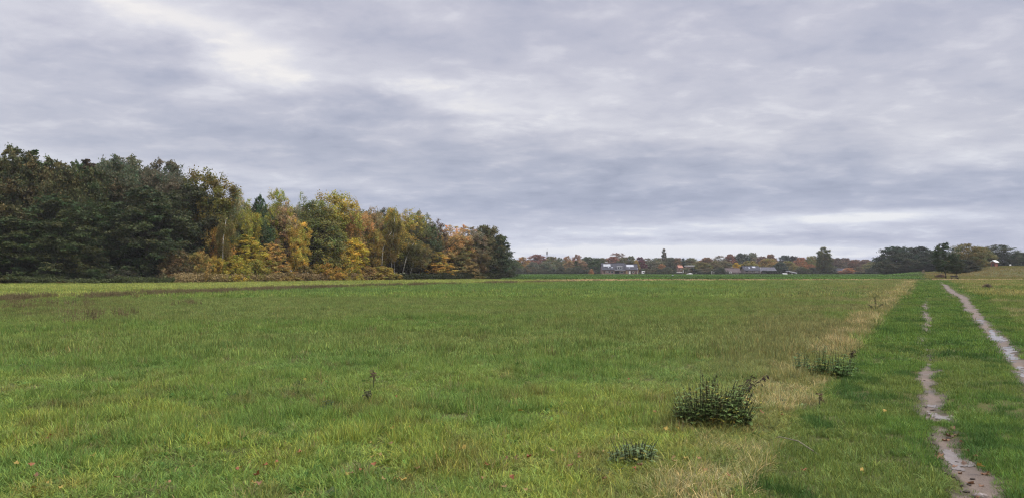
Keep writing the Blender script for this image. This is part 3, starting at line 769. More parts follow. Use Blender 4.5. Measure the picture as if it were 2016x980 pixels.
# left wood, front row and skyline trees: kind, px, top row, width px, colour, metres behind the wood's edge, label
WOOD = [
 ('broad', -60, 300, 130, DKO, 4, 'dark brown green tree half outside the picture at the left end of the wood'),
 ('broad', 28, 292, 100, DKO, 7, 'tall brownish tree with rounded top at the left end of the wood'),
 ('spire', 64, 298, 50, DKG, 9, 'narrow dark tree rising beside the brownish rounded tree at the wood left end'),
 ('broad', 108, 316, 95, DKO, 8, 'dark olive tree between two narrow pointed trees in the left wood'),
 ('spire', 171, 315, 46, (.055, .042, .026), 10, 'pointed dark conical tree standing out on the left wood skyline'),
 ('dome', 245, 312, 130, (.082, .092, .052), 12, 'tall grey green domed tree, highest of the middle left skyline'),
 ('dome', 325, 320, 105, (.09, .09, .056), 11, 'greyish brown domed tree next to the tallest grey green one'),
 ('layered', 112, 384, 150, (.044, .056, .021), 1, 'wide dark green tree with layered boughs, front of the wood under the pointed tree'),
 ('layered', 285, 372, 150, (.045, .057, .024), 1, 'wide dark green tree with drooping layered boughs below the grey green dome'),
 ('layered', 18, 430, 130, DKG, 0, 'low dark green tree at the wood edge, far left above the brown shrub'),
 ('broad', 205, 400, 80, DKG, 5, 'very dark tree in the gap between the two wide layered trees'),
 ('broad', 370, 368, 95, (.045, .052, .024), 6, 'dark green tree between grey brown dome and the yellow topped tree'),
 ('brush', 407, 338, 80, (.115, .105, .026), 7, 'tall tree with yellowing brushy top, last high one before the wood steps down'),
 ('broad', 440, 395, 55, DKG, 6, 'dark tree shoulder just right of the yellowing brushy top'),
 ('birch', 462, 376, 48, PAL, 5, 'thin pale birch with airy crown at the step in the wood skyline'),
 ('birch', 486, 398, 52, YGR, 3, 'yellow olive birch beside the pointed green tree'),
 ('broad', 512, 388, 46, (.04, .062, .028), 4, 'pointed dark green tree among yellow birches'),
 ('sparse', 547, 374, 36, YGR, 6, 'slim yellow green tree poking above its neighbours, mid wood'),
 ('sparse', 562, 400, 62, (.21, .145, .075), 4, 'pinkish rust leaved tree below the slim yellow green one'),
 ('birch', 590, 385, 40, PAL, 7, 'pale green thin tree between the rust tree and broad green tree'),
 ('brush', 622, 398, 66, (.11, .112, .034), 4, 'broad olive green tree in the middle of the wood'),
 ('brush', 660, 381, 88, (.19, .168, .034), 5, 'big bushy yellow green tree, highest of the middle wood'),
 ('brush', 588, 436, 44, (.28, .215, .045), 1, 'golden yellow young tree below the pale green thin tree'),
 ('brush', 640, 436, 92, (.105, .112, .036), 1, 'green tree in front, under the big bushy yellow green tree'),
 ('birch', 706, 401, 46, (.26, .165, .065), 3, 'orange rust birch right of the big bushy tree'),
 ('sparse', 735, 410, 52, (.18, .13, .06), 4, 'rust brown thin tree beside the orange rust birch'),
 ('sparse', 757, 411, 40, (.075, .07, .05), 7, 'dark twiggy tree with few leaves on the mid skyline'),
 ('birch', 776, 411, 44, (.20, .16, .035), 2, 'yellow topped birch with straight white trunk'),
 ('sparse', 806, 414, 66, (.21, .165, .04), 4, 'golden olive tree with dotted leaves right of the yellow topped birch'),
 ('birch', 833, 418, 50, (.115, .12, .05), 5, 'pale olive tree sloping down after the golden dotted tree'),
 ('broad', 850, 446, 52, (.055, .065, .032), 3, 'dark green rounded tree below the pale olive one'),
 ('sparse', 862, 433, 40, (.09, .065, .05), 6, 'dark brown twiggy tree just left of the orange tops'),
 ('sparse', 886, 444, 50, (.27, .175, .07), 4, 'orange topped tree with bare stems below, nearer of two orange tops'),
 ('sparse', 912, 444, 46, (.25, .165, .075), 5, 'fading orange topped tree with bare stems, right of its brighter neighbour'),
 ('sparse', 932, 447, 44, (.12, .10, .06), 4, 'nearly bare grey stemmed tree near the right end of the wood'),
 ('oak', 958, 446, 62, (.075, .075, .035), 4, 'dark olive open crowned tree, second last at the right end of the wood'),
 ('layered', 985, 464, 56, (.04, .052, .028), 1, 'last tree of the wood, dark green and leafy to the ground'),
 # lower trees in front
 ('shrub', 430, 448, 46, (.28, .18, .045), 2, 'small orange tree against the dark step of the wood'),
 ('layered', 485, 462, 70, (.21, .175, .03), 1, 'yellow green young tree with flat boughs, front of the birches'),
 ('layered', 536, 478, 58, (.21, .15, .045), .5, 'tan yellow young tree with flat layered boughs beside the pointed green tree'),
 ('brush', 690, 470, 58, (.30, .215, .035), 1, 'bright yellow young tree at the middle of the wood edge'),
 ('shrub', 648, 478, 64, (.15, .135, .032), .5, 'green yellow tall bush left of the bright yellow young tree'),
 ('birch', 742, 452, 44, (.20, .15, .04), 1, 'small yellowing birch over the last orange shrub'),
 ('birch', 800, 470, 54, (.10, .10, .035), 1, 'drooping olive birch with leaning pale stem'),
 ('sparse', 826, 476, 46, (.12, .105, .04), 1, 'dull olive thin tree with leaning stem beside the drooping birch'),
 ('layered', 862, 496, 56, (.26, .185, .045), .5, 'yellow orange low tree near the right part of the wood edge'),
 ('layered', 905, 488, 66, (.13, .105, .04), 1, 'brown olive low tree under the orange topped ones'),
 ('birch', 941, 490, 40, (.125, .095, .045), .5, 'small brown birch with white lower trunk near the end of the wood'),
]
for k_, (kind, px, top, w, col, d, lab) in enumerate(WOOD):
    g_ = 1.32 if px > 450 else 1.0
    tree_px(kind, px, top, w*((1.22 if d > 3.5 else 1.1) if px < 450 else 1.0), tuple(c*g_ for c in col), wfront(px)+d+w*.02, lab, {'birch': 'birch_tree', 'spire': 'conical_tree'}.get(kind, 'tree'))
# shrubs along the wood's edge
SHR = [(-12, 545, 60, (.12, .085, .045), 'brown shrub at the far left foot of the wood'), (46, 546, 40, (.16, .12, .05), 'small tan shrub beside the brown one at the far left'),
 (240, 530, 70, (.06, .06, .035), 'dull grey green bramble bush below the dark layered trees'), (186, 527, 60, DKG, 'dark leafy bush between the two dark layered trees'),
 (352, 492, 56, (.13, .095, .042), 'brown green tall bush where the dark trees end'), (392, 496, 52, (.21, .155, .045), 'orange brown bush, first of the coloured row'),
 (424, 505, 44, (.25, .19, .035), 'golden bush below the small orange tree'), (462, 503, 56, (.27, .225, .036), 'bright yellow bush under the flat boughed young tree'),
 (502, 510, 50, (.22, .195, .038), 'yellow green bush below the pointed green tree'), (552, 522, 60, (.25, .165, .05), 'orange brown low bush in the middle of the coloured row'),
 (600, 522, 40, (.13, .105, .035), 'olive low bush between two orange bushes'), (640, 516, 58, (.28, .19, .04), 'orange yellow bush below the green yellow tall bush'),
 (684, 512, 50, (.28, .21, .04), 'golden bush below the bright yellow young tree'), (722, 524, 46, (.22, .15, .05), 'rusty low bush second from the right of the coloured row'),
 (752, 524, 54, (.26, .20, .045), 'last golden twiggy bush of the coloured row'),
 (312, 540, 60, (.05, .055, .03), 'low dark bush under the second layered tree'), (92, 538, 60, DKG, 'low dark bush under the first layered tree'),
 (985, 530, 40, (.04, .048, .026), 'dark bush at the foot of the last tree of the wood'), (930, 530, 44, (.15, .11, .04), 'brown yellow bush near the small brown birch')]
for px, top, w, col, lab in SHR:
    tree_px('shrub', px, top, w, (col[0]*.95, col[1]*.97, col[2]), wfront(px)-.8, lab, 'shrub', 'shrub')
for px, off, top, w in [(60, -1.6, 549, 34), (128, -2.0, 550, 44), (214, -1.5, 547, 38), (276, -2.2, 550, 30), (336, -1.6, 547, 36), (410, -1.9, 543, 34), (472, -1.6, 544, 30), (530, -2.2, 544, 34), (578, -1.6, 540, 30), (634, -2.0, 542, 32), (690, -1.6, 541, 34), (760, -1.8, 540, 30), (822, -1.6, 540, 32), (880, -2.0, 541, 30), (955, -1.6, 541, 30)]:
    tree_px('shrub', px, top, w, trng.choice([(.06, .065, .03), (.10, .085, .035), (.075, .08, .035)]) if px < 345 or px > 770 else trng.choice([(.16, .12, .05), (.13, .105, .045), (.19, .15, .05)]),
            wfront(px)+off, 'low bramble clump straying out of the foot of the wood into the mown field', 'bramble', 'brambles', 'low brambles at the foot of the wood')
# low bramble bank at the right part of the wood
def hedge_mesh(name, L, D, H, n, leaf, rng, ragged=.35):
    x = rng.rand(n)*L-L/2; y = (rng.rand(n)-.5)*D
    top = H*(1-ragged+ragged*2*fbm(x*.6, y*.6+rng.rand()*50, 5, 3))
    z = top*rng.rand(n)**.6
    c = np.stack([x, y, z], 1); nr = rnd_unit(rng, n)+np.array([0, 0, .4]); nr /= np.linalg.norm(nr, axis=1)[:, None]
    a = np.cross(nr, rnd_unit(rng, n)); a /= np.linalg.norm(a, axis=1)[:, None]; b = np.cross(nr, a)
    l = leaf*(.6+.8*rng.rand(n))[:, None]
    V = np.stack([c-b*l*.5, c+a*l*.3, c+b*l*.5, c-a*l*.3], 1).reshape(-1, 3)
    sh = np.repeat((.65+.7*rng.rand(n))[:, None]*np.ones((1, 3)), 4, 0)
    return mesh_np(name, V, np.arange(n*4), np.full(n, 4), M_LEAF, sh)
hr = np.random.RandomState(17)
def hedge(px0, px1, Y0, Y1, H, D, col, label, n=4000, leaf=.25, name='hedge', ragged=.35, cat='hedge'):
    a = Vector((atx(px0, Y0), Y0, 0)); b = Vector((atx(px1, Y1), Y1, 0)); c = (a+b)/2
    L = (b-a).length
    o = link(name, hedge_mesh(name, L, D, H, n, leaf, hr, ragged), None, (c.x, c.y, float(zg(c.x, c.y))))
    o.rotation_euler[2] = math.atan2(b.y-a.y, b.x-a.x); o.color = (*col, 1)
    return tag(o, label, cat)
hedge(775, 900, 141.5, 159, 1.1, 3, (.05, .06, .028), 'low dark bramble bank under the leaning birches', 6000, .28, 'bramble_bank', .45, 'brambles')
hedge(895, 1003, 158.5, 174, 1.1, 3, (.055, .062, .028), 'low dark bramble bank under the orange topped trees', 6000, .28, 'bramble_bank', .45, 'brambles')
hedge(345, 560, 105, 123, 1.2, 2.6, (.33, .25, .12), 'dry brown grass fringe below the yellow bushes', 6000, .22, 'grass_fringe', .5, 'grass')
hedge(555, 770, 123, 142, 1.2, 2.6, (.30, .215, .11), 'dry brown grass fringe below the orange bushes', 6000, .22, 'grass_fringe', .5, 'grass')
hedge(40, 345, 100.5, 105.5, .8, 2.4, (.09, .11, .045), 'dull green nettle fringe below the dark trees', 6000, .22, 'nettle_fringe', .75, 'weeds')
# trees deep in the wood, seen only in pieces between the front ones
SKY_P = [-400, 0, 100, 250, 350, 440, 500, 640, 720, 800, 860, 910, 960, 1000]
SKY_T = [285, 300, 322, 322, 340, 400, 405, 398, 412, 422, 440, 452, 456, 480]
for row, (d0, drop) in enumerate([(12, 10), (20, 2), (30, 2)]):
    px = -330 + row*17
    while px < 985-row*18:
        Y = wfront(px)+d0+trng.uniform(-2, 3)
        top = np.interp(px, SKY_P, SKY_T)+drop+trng.uniform(0, 22)
        mixc = trng.random()
        if px < 420: col = trng.choice([(.050, .066, .024), (.078, .076, .032), (.075, .072, .036), (.058, .066, .026)])
        else: col = trng.choice([(.09, .095, .032), (.15, .135, .04), (.18, .15, .04), (.17, .125, .05), (.13, .125, .04)])
        tree_px(trng.choice(['broad', 'dome', 'broad', 'oak']) if px < 420 else trng.choice(['brush', 'birch', 'brush', 'sparse']), px, top, trng.uniform(74, 104)*(1 if px < 430 else .72), col, Y,
                'tree deep inside the left wood, mostly hidden behind the front row', 'tree', 'tree', 'trees hidden inside the wood')
        px += trng.uniform(34, 52) if px < 430 else trng.uniform(22, 34)
# leaning bare birch stems at the wood's edge
for k, (pts, lab) in enumerate([
    (((770, 541), (771, 500), (774, 455), (776, 425)), 'tall straight white birch stem in front of the wood'),
    (((788, 540), (799, 510), (806, 490), (814, 478)), 'leaning pale birch stem, left one of a leaning pair'),
    (((804, 545), (812, 520), (819, 497), (826, 486)), 'slender leaning birch stem right beside a thicker leaning one'),
    (((750, 508), (753, 492), (760, 470), (770, 456)), 'short pale birch stem bending right near the straight white one'),
    (((940, 543), (944, 528), (947, 512), (948, 498)), 'white crooked birch stem close to the right end of the wood'),
    (((437, 500), (438, 470), (440, 445), (441, 430)), 'thin pale birch stem below the step in the skyline')]):
    Y = wfront(pts[0][0])-.3
    m = MB(); P = [(atx(a, Y), Y+.3*i, atz(b, Y)) for i, (a, b) in enumerate(pts)]
    P[0] = (P[0][0], P[0][1], min(P[0][2], float(zg(P[0][0], Y))-.2) if k != 3 and k != 5 else float(zg(P[0][0], Y))-.1)
    P = [Vector(p) for p in P]; o0 = P[0].copy()
    root = empty('birch_tree', o0)
    P = [p-o0 for p in P]
    m.tube(P, [.085, .075, .06, .03], 7).build('trunk', M_BIRCH, root, True)
    tr_, cr_, pw, ph = PROTO['birch'][0]
    c_ = link('crown', cr_, root); c_.color = (*[(.15, .13, .04), (.13, .12, .04), (.14, .12, .045), (.17, .13, .04), (.14, .11, .05), (.19, .16, .05)][k], 1)
    kx = 2.4/pw; kz = (P[-1].z*.55+.5)/(ph*.7)
    c_.location = P[-1]+Vector((0, 0, .5-ph*kz)); c_.scale = (kx, kx, kz)
    tag(root, lab, 'tree')

# ------------------------------------------------------------------ far tree line
FT = [ # kind, px, top, width, colour, distance, label
 ('oak', 1012, 512, 24, GRN, 430, 'green tree just beyond the end of the wood'),
 ('broad', 1030, 506, 28, (.25, .15, .05), 440, 'yellow orange tree in the far line right of the wood'),
 ('broad', 1056, 501, 34, (.17, .085, .06), 500, 'rust brown wide tree left of the radio mast'),
 ('oak', 1050, 516, 26, GRY, 425, 'grey green rounded tree in front of the rust brown wide one'),
 ('oak', 1086, 505, 26, OLV, 500, 'olive tree just right of the radio mast'),
 ('oak', 1076, 515, 28, (.115, .12, .07), 425, 'sage green tree in front of the radio mast'),
 ('broad', 1102, 507, 22, (.11, .12, .06), 470, 'pale green tree midway between mast and grey roofed house'),
 ('broad', 1117, 504, 22, (.24, .15, .07), 490, 'tan orange tree midway between mast and house'),
 ('broad', 1136, 501, 22, (.20, .11, .065), 500, 'bright rust red tree, tallest between mast and house'),
 ('broad', 1122, 514, 22, (.20, .14, .07), 425, 'pale tan tree in front of the tan orange one'),
 ('spire', 1134, 513, 16, DKG, 425, 'narrow dark green tree in front of the rust red tree'),
 ('brush', 1143, 512, 18, (.23, .16, .10), 430, 'pinkish tan tree right of the narrow dark green one'),
 ('oak', 1156, 506, 26, (.05, .065, .03), 450, 'dark green tree left of the grey roofed house'),
 ('oak', 1174, 508, 26, (.05, .07, .03), 430, 'dark green tree touching the left end of the grey roofed house'),
 ('oak', 1188, 508, 24, OLV, 500, 'olive tree behind the left gable of the grey roofed house'),
 ('broad', 1205, 505, 22, (.19, .095, .065), 490, 'rust red tree behind the grey roofed house'),
 ('sparse', 1216, 498, 24, (.14, .08, .05), 500, 'twiggy red brown tree rising behind the grey roofed house'),
 ('oak', 1228, 507, 24, (.10, .09, .04), 480, 'brown olive tree behind the dormer of the grey roofed house'),
 ('broad', 1242, 504, 22, (.09, .095, .04), 480, 'olive green tree behind the right half of the grey roofed house'),
 ('broad', 1260, 506, 22, (.095, .035, .045), 440, 'dark purple red tree at the right end of the grey roofed house'),
 ('brush', 1253, 512, 10, (.25, .19, .06), 435, 'small yellow tree left of the dark purple red one'),
 ('sparse', 1279, 508, 26, (.115, .11, .07), 450, 'thin grey olive tree right of the dark purple red one'),
 ('oak', 1295, 508, 24, (.10, .10, .05), 470, 'olive tree left of the slim poplar'),
 ('poplar', 1307, 490, 9, (.085, .075, .045), 520, 'slim poplar alone above the far skyline'),
 ('broad', 1303, 519, 15, (.25, .14, .065), 425, 'orange tree below the slim poplar'),
 ('oak', 1320, 507, 24, (.075, .08, .045), 480, 'grey green tree right of the slim poplar'),
 ('oak', 1334, 508, 22, (.13, .09, .05), 480, 'brown tree behind the small red roof'),
 ('spire', 1345, 508, 12, (.035, .05, .035), 435, 'dark blue green fir between the red roof and the red flat roofed house'),
 ('oak', 1360, 508, 26, (.11, .105, .045), 480, 'olive tree behind the red flat roofed house'),
 ('oak', 1392, 507, 26, (.14, .085, .04), 470, 'brown topped round tree left of the pale bare tree'),
 ('oak', 1383, 516, 30, (.11, .105, .03), 425, 'yellow olive tree right of the red flat roofed house'),
 ('oak', 1408, 514, 24, (.12, .105, .05), 430, 'dull olive tree below the pale bare tree'),
 ('sparse', 1416, 503, 20, (.13, .115, .08), 500, 'pale bare rounded tree on the far skyline'),
 ('oak', 1437, 501, 22, (.17, .085, .055), 500, 'rust brown domed tree left of the dark green skyline tree'),
 ('oak', 1428, 514, 28, (.12, .11, .055), 440, 'grey olive tree behind the small gabled house'),
 ('oak', 1460, 499, 28, (.055, .07, .045), 500, 'dark green domed tree on the far skyline'),
 ('oak', 1481, 498, 22, (.13, .13, .08), 500, 'pale sage domed tree, highest behind the second grey house'),
 ('broad', 1449, 517, 14, (.40, .24, .02), 425, 'round bright yellow tree behind the small gabled house'),
 ('oak', 1476, 514, 34, (.16, .14, .04), 430, 'yellow green tree behind the second grey house'),
 ('oak', 1500, 505, 22, (.14, .085, .06), 490, 'brown tree on the skyline right of the pale sage one'),
 ('oak', 1517, 501, 22, (.15, .09, .05), 500, 'brown round topped tree above the long low roof'),
 ('oak', 1512, 509, 34, (.19, .14, .04), 445, 'golden brown wide tree behind the long low roof'),
 ('oak', 1545, 503, 24, (.05, .06, .045), 500, 'dark green tree on the skyline right of the brown round top'),
 ('oak', 1562, 504, 22, (.06, .055, .045), 500, 'dark grey green tree on the skyline left of the orange trees'),
 ('oak', 1536, 516, 22, (.045, .06, .04), 425, 'dark bluish tree at the right end of the long low roof'),
 ('oak', 1550, 514, 28, (.14, .125, .04), 440, 'yellow olive tree behind the white shed roof'),
 ('oak', 1577, 507, 24, (.22, .11, .055), 480, 'rust orange tree on the skyline left of the big poplar'),
 ('broad', 1583, 514, 18, (.23, .13, .06), 440, 'orange tree in front of the rust orange skyline tree'),
 ('oak', 1598, 504, 24, (.15, .14, .05), 480, 'yellow green tree touching the left of the big poplar'),
 ('broad', 1595, 520, 18, (.25, .13, .065), 422, 'orange red tree at the left foot of the big poplar'),
 ('oak', 1578, 525, 26, (.085, .09, .045), 415, 'green bush like tree right of the white shed roof'),
 ('oak', 1609, 527, 26, (.09, .10, .055), 415, 'grey green low tree at the foot of the big poplar'),
 ('poplar', 1613, 494, 12, (.085, .09, .03), 412, 'left spire of the big poplar group'),
 ('poplar', 1621, 487, 15, (.095, .095, .03), 414, 'tallest middle spire of the big poplar group'),
 ('poplar', 1630, 492, 13, (.08, .085, .028), 411, 'right spire of the big poplar group'),
 ('oak', 1646, 508, 26, (.11, .09, .065), 480, 'grey brown tree right of the big poplar'),
 ('oak', 1664, 508, 26, (.11, .08, .06), 490, 'brown grey tree behind the grey roof right of the poplar'),
 ('oak', 1684, 511, 26, (.14, .09, .06), 480, 'brown tree right of the brown grey one on the skyline'),
 ('oak', 1704, 511, 28, (.125, .085, .06), 470, 'wide brown tree left of the olive willow'),
 ('oak', 1720, 515, 34, (.12, .115, .05), 420, 'olive willow like tree left of the dark clump'),
 ('brush', 1671, 527, 18, (.30, .155, .075), 400, 'bright orange tree in front of the grey roof right of the poplar'),
 ('brush', 1660, 532, 14, (.28, .145, .07), 400, 'low bright orange bush left of the bright orange tree'),
 ('oak', 1640, 524, 22, (.09, .095, .055), 420, 'grey green tree right of the big poplar trunk'),
]
for kind, px, top, w, col, Y, lab in FT:
    tree_px(kind, px, top, w*1.12, tuple(c*1.05 for c in col), Y, lab, 'poplar_tree' if kind == 'poplar' else 'tree')
px = 1000
while px < 1745:
    tree_px('oak', px, trng.uniform(511, 516), trng.uniform(22, 30), trng.choice([GRN, OLV, BRN, DKO, GRY]), trng.uniform(520, 560),
            'tree far behind the houses, hidden but for scraps between nearer crowns', 'tree', 'tree', 'trees hidden in the far line')
    px += trng.uniform(14, 20)
px = 995
while px < 1745:
    if not any(a < px < b for a, b in ((1180, 1262), (1330, 1350), (1425, 1535), (1538, 1572), (1640, 1685))):
        tree_px('shrub', px, trng.uniform(524, 530), trng.uniform(16, 24), trng.choice([(.06, .07, .04), (.085, .09, .05), (.05, .06, .035), (.11, .10, .055)]), trng.uniform(410, 418),
                'garden shrub in the low dark row at the foot of the far trees', 'shrub', 'shrub', 'shrubs at the foot of the far trees')
    px += trng.uniform(11, 16)
tree_px('shrub', 1164, 529, 9, (.27, .16, .07), 404, 'small orange bush left of the grey roofed house', 'shrub', 'shrub')
# dark clump at the right
for kind, px, top, w, col, Y, lab in [
 ('oak', 1762, 488, 54, (.036, .048, .030), 300, 'dark green tree at the left end of the dark clump'),
 ('oak', 1806, 488, 52, (.036, .046, .032), 305, 'dark blue green tree, second in the dark clump'),
 ('oak', 1836, 496, 36, (.050, .060, .034), 310, 'lower dark tree in the dark clump behind the path tree'),
 ('broad', 1747, 512, 30, (.05, .055, .03), 290, 'low dark bush tree at the left foot of the dark clump'),
 ('broad', 1785, 510, 34, (.045, .052, .03), 292, 'low dark tree filling the middle of the dark clump'),
 ('broad', 1824, 508, 40, (.04, .05, .03), 292, 'low dark tree right of the middle of the dark clump'),
 ('broad', 1860, 506, 34, (.032, .042, .028), 285, 'low dark tree behind the two path trees'),
 ('dome', 1904, 482, 56, (.105, .095, .035), 232, 'big round brown olive tree right of the path trees'),
 ('broad', 1897, 512, 44, (.045, .05, .03), 226, 'dark lower tree in front of the big round brown olive one'),
 ('oak', 1932, 489, 38, (.105, .10, .038), 262, 'olive yellow tree between the brown olive and the dark round tree'),
 ('dome', 1966, 484, 56, (.045, .055, .032), 300, 'dark round tree behind the hut on the hill'),
 ('broad', 1938, 505, 34, (.075, .075, .035), 280, 'olive dark tree low between hut and brown olive tree'),
 ('oak', 2012, 499, 40, (.045, .055, .032), 310, 'dark tree at the right edge beyond the hut'),
 ('oak', 2060, 497, 60, (.045, .055, .032), 310, 'dark tree outside the right edge of the picture')]:
    tree_px(kind, px, top-1.5, w*1.22, tuple(c*1.1 for c in col), Y, lab)
# two trees beside the end of the track, on clear stems
def path_tree(px, base_py, top, cb, w, col, kind, label, lean):
    X, Y, z = gpt(px, base_py)
    H = atz(top, Y)-z; zb = atz(cb, Y)-z
    root = empty('path_tree', (X, Y, z))
    m = MB().tube([(0, 0, -.2), (.03, 0, zb*.5), (lean, 0, zb), (lean, 0, H*.7)], [.12, .10, .09, .04], 8)
    m.build('trunk', M_BARK, root, True)
    tr, cr, pw, ph = PROTO[kind][1]
    c = link('crown', cr, root); c.color = (*col, 1)
    c.location = (lean, 0, zb-.35); k = w/F*Y/pw; c.scale = (k, k, (H-zb+.35)/ph)
    return tag(root, label, 'tree')
path_tree(1862, 549, 479, 534, 46, (.062, .088, .040), 'broad', 'dark green tree on a clear stem at the end of the grass track', -.2)
path_tree(1882, 549, 506, 536, 26, (.065, .080, .038), 'broad', 'smaller dark tree on a clear stem beside the bench', .1)

# hedges and walls in front of far gardens
for a, b, Y, H, lab, col in [(1002, 1090, 405, 1.35, 'long clipped dark hedge left of the grey roofed house, nearer the wood', (.05, .055, .032)),
    (1090, 1180, 405, 1.35, 'clipped dark hedge running up to the grey roofed house', (.045, .05, .03)),
    (1268, 1332, 405, 1.25, 'clipped green hedge right of the white trailer', (.065, .075, .035)),
    (1372, 1428, 405, 1.3, 'dark hedge left of the small gabled house', (.045, .05, .03)),
    (1455, 1540, 404, .9, 'low dark hedge before the second grey house', (.05, .05, .032)),
    (1500, 1536, 406, 2.0, 'dark bushy hedge hiding the wall of the long low roof', (.04, .05, .033)),
    (1580, 1655, 404, 1.1, 'low dark hedge at the foot of the big poplar', (.05, .058, .032)),
    (1680, 1740, 404, 1.2, 'dark hedge left of the dark clump', (.045, .055, .03))]:
    hedge(a, b, Y, Y, H, 1.2, col, lab, 3500, .3, 'hedge', .18)

# ------------------------------------------------------------------ houses
class House:
    def __init__(s, name, label, px0, Y, cat='house'):
        s.Y = Y; s.k = Y/F; s.px0 = px0; X = atx(px0, Y); s.z = float(zg(X, Y))
        s.root = empty(name, (X, Y, s.z)); tag(s.root, label, cat)
    def x(s, px): return (px-s.px0)*s.k
    def h(s, py): return atz(py, s.Y)-s.z
    def wall(s, a, b, top, d, mat, y0=0., gable=None):
        m = MB()
        x0, x1 = s.x(a), s.x(b)
        if gable is None: m.box(x0, x1, y0, y0+d, -.2, s.h(top))
        else:
            e, r = s.h(top), s.h(gable)
            m.prism([(y0, -.2), (y0+d, -.2), (y0+d, e), (y0+d/2, r-.12), (y0, e)], 'x', x0, x1)
        return m.build('wall', mat, s.root)
    def roof(s, a, b, eave, ridge, d, mat, y0=0., oh=.35, name='roof'):
        e, r = s.h(eave), s.h(ridge); x0, x1 = s.x(a)-.25, s.x(b)+.25
        s.rf = (y0-oh, e, y0+d/2, r)
        m = MB().prism([(y0-oh, e), (y0+d/2, r), (y0+d+oh, e), (y0+d+oh, e-.16), (y0+d/2, r-.17), (y0-oh, e-.16)], 'x', x0, x1)
        m.box(x0, x1, y0-oh-.1, y0-oh+.02, e-.14, e-.02)
        m.tube([(x0, y0+d/2, r+.02), (x1, y0+d/2, r+.02)], .11, 6)
        return m.build(name, mat, s.root)
    def on_roof(s, name, a, b, top, bot, mat, split=0, parent=None):
        y0, e, y1, r = s.rf
        def P(px, py, lift):
            z = s.h(py); t = (z-e)/(r-e); y = y0+(y1-y0)*t; nn = Vector((0, -(r-e), y1-y0)).normalized()
            return Vector((s.x(px), y, z))+nn*lift
        m = MB()
        q = [(a, bot), (b, bot), (b, top), (a, top)]
        m.add([P(*c, .01) for c in q]+[P(*c, .10) for c in q], [(0, 3, 2, 1), (4, 5, 6, 7), (0, 1, 5, 4), (1, 2, 6, 5), (2, 3, 7, 6), (3, 0, 4, 7)])
        o = m.build(name, M_GREYW if split else mat, s.root)
        if split:
            w = (b-a)/split; g = MB()
            for i in range(split):
                aa, bb = a+w*(i+.22), a+w*(i+.78); tb = (bot-top)
                qq = [(aa, bot-tb*.2), (bb, bot-tb*.2), (bb, top+tb*.2), (aa, top+tb*.2)]
                g.add([P(*c, .115) for c in qq], [(0, 1, 2, 3)])
            g.build('pane', mat, o)
        return o
    def window(s, a, b, top, bot, frame=M_WHITE, glass=M_GLASS, y0=0., name='window', panes=1):
        x0, x1, z1, z0 = s.x(a), s.x(b), s.h(top), s.h(bot)
        m = MB(); t = .09
        m.box(x0, x1, y0-.05, y0+.03, z0, z0+t); m.box(x0, x1, y0-.05, y0+.03, z1-t, z1)
        xs = np.linspace(x0, x1, panes+1)
        for i, xx in enumerate(xs):
            xa = xx if i == 0 else (xx-t if i == panes else xx-t/2)
            m.box(xa, xa+t, y0-.05, y0+.03, z0+t, z1-t)
        o = m.build(name, frame, s.root)
        MB().box(x0+t*.5, x1-t*.5, y0-.02, y0+.01, z0+t*.5, z1-t*.5).build('pane', glass, o)
        return o
    def box(s, name, a, b, top, bot, y0, y1, mat, parent=None):
        return MB().box(s.x(a), s.x(b), y0, y1, s.h(bot), s.h(top)).build(name, mat, parent or s.root)

# grey roofed farmhouse with two rows of roof lights
hs = House('farmhouse', 'long grey roofed farmhouse with two white roof light rows and a dormer', 1220, 412)
hs.wall(1185.5, 1231, 531.2, 8, M_BRICK, 0, 518)
hs.wall(1231.4, 1255.5, 531.2, 7.4, M_BRICK, -.5, 520)
hs.roof(1231.4, 1255.5, 530.4, 519.4, 7.4, M_ROOF, -.5)
hs.on_roof('roof_light', 1234, 1248.5, 521, 525, M_PANEL, 6)
hs.on_roof('roof_light', 1238, 1240, 526, 527.4, M_PANEL)
hs.roof(1185.5, 1230.9, 530.6, 517.4, 8, M_ROOF, 0)
hs.on_roof('roof_light', 1189, 1203, 519.8, 524, M_PANEL, 5)
hs.on_roof('roof_light', 1197.4, 1199.2, 524.8, 526.8, M_PANEL)
hs.on_roof('roof_light', 1204, 1207, 525.4, 527, M_PANEL)
d = hs.box('dormer', 1215, 1225, 524, 529.8, .1, 3.0, M_GREYW)
m = MB().box(hs.x(1214.6), hs.x(1225.4), -.05, 3.1, hs.h(524)+.002, hs.h(523.5)).build('dormer_roof', M_WHITE, d)
for a, b in ((1216.2, 1219.2), (1220.8, 1223.8)):
    o = MB().box(hs.x(a), hs.x(b), .03, .098, hs.h(528.4), hs.h(525.4)).build('window', M_GLASS, d)
hs.box('chimney', 1193.5, 1198, 515.3, 519, 3.6, 4.4, M_BRICK2); hs.box('chimney_cap', 1193.2, 1198.3, 514.7, 515.4, 3.5, 4.5, M_WHITE)
hs.box('porch', 1209.5, 1231, 531.2, 531.8, -1.6, -.37, M_GREYW)
hs.box('door', 1189, 1190.6, 532.5, 537.5, -.06, .0, M_DOOR); hs.window(1193, 1196.5, 533, 536)
hs.window(1198, 1201, 532.6, 537, M_GREYW); hs.window(1203, 1207.5, 533, 537, M_GREYW)
hs.window(1211, 1219, 533, 538, M_WOODD, M_GLASS, 0., 'window', 3); hs.window(1221, 1227, 533.4, 536.6)
hs.box('shutter', 1231.8, 1235, 531.8, 538, -.62, -.5, plain('tan_boards', (.32, .22, .12), .8, .2, 3))
hs.box('door', 1238, 1241, 532.3, 538.6, -.58, -.5, M_WHITE); hs.box('door', 1242, 1244, 533, 539, -.57, -.5, M_DOOR)
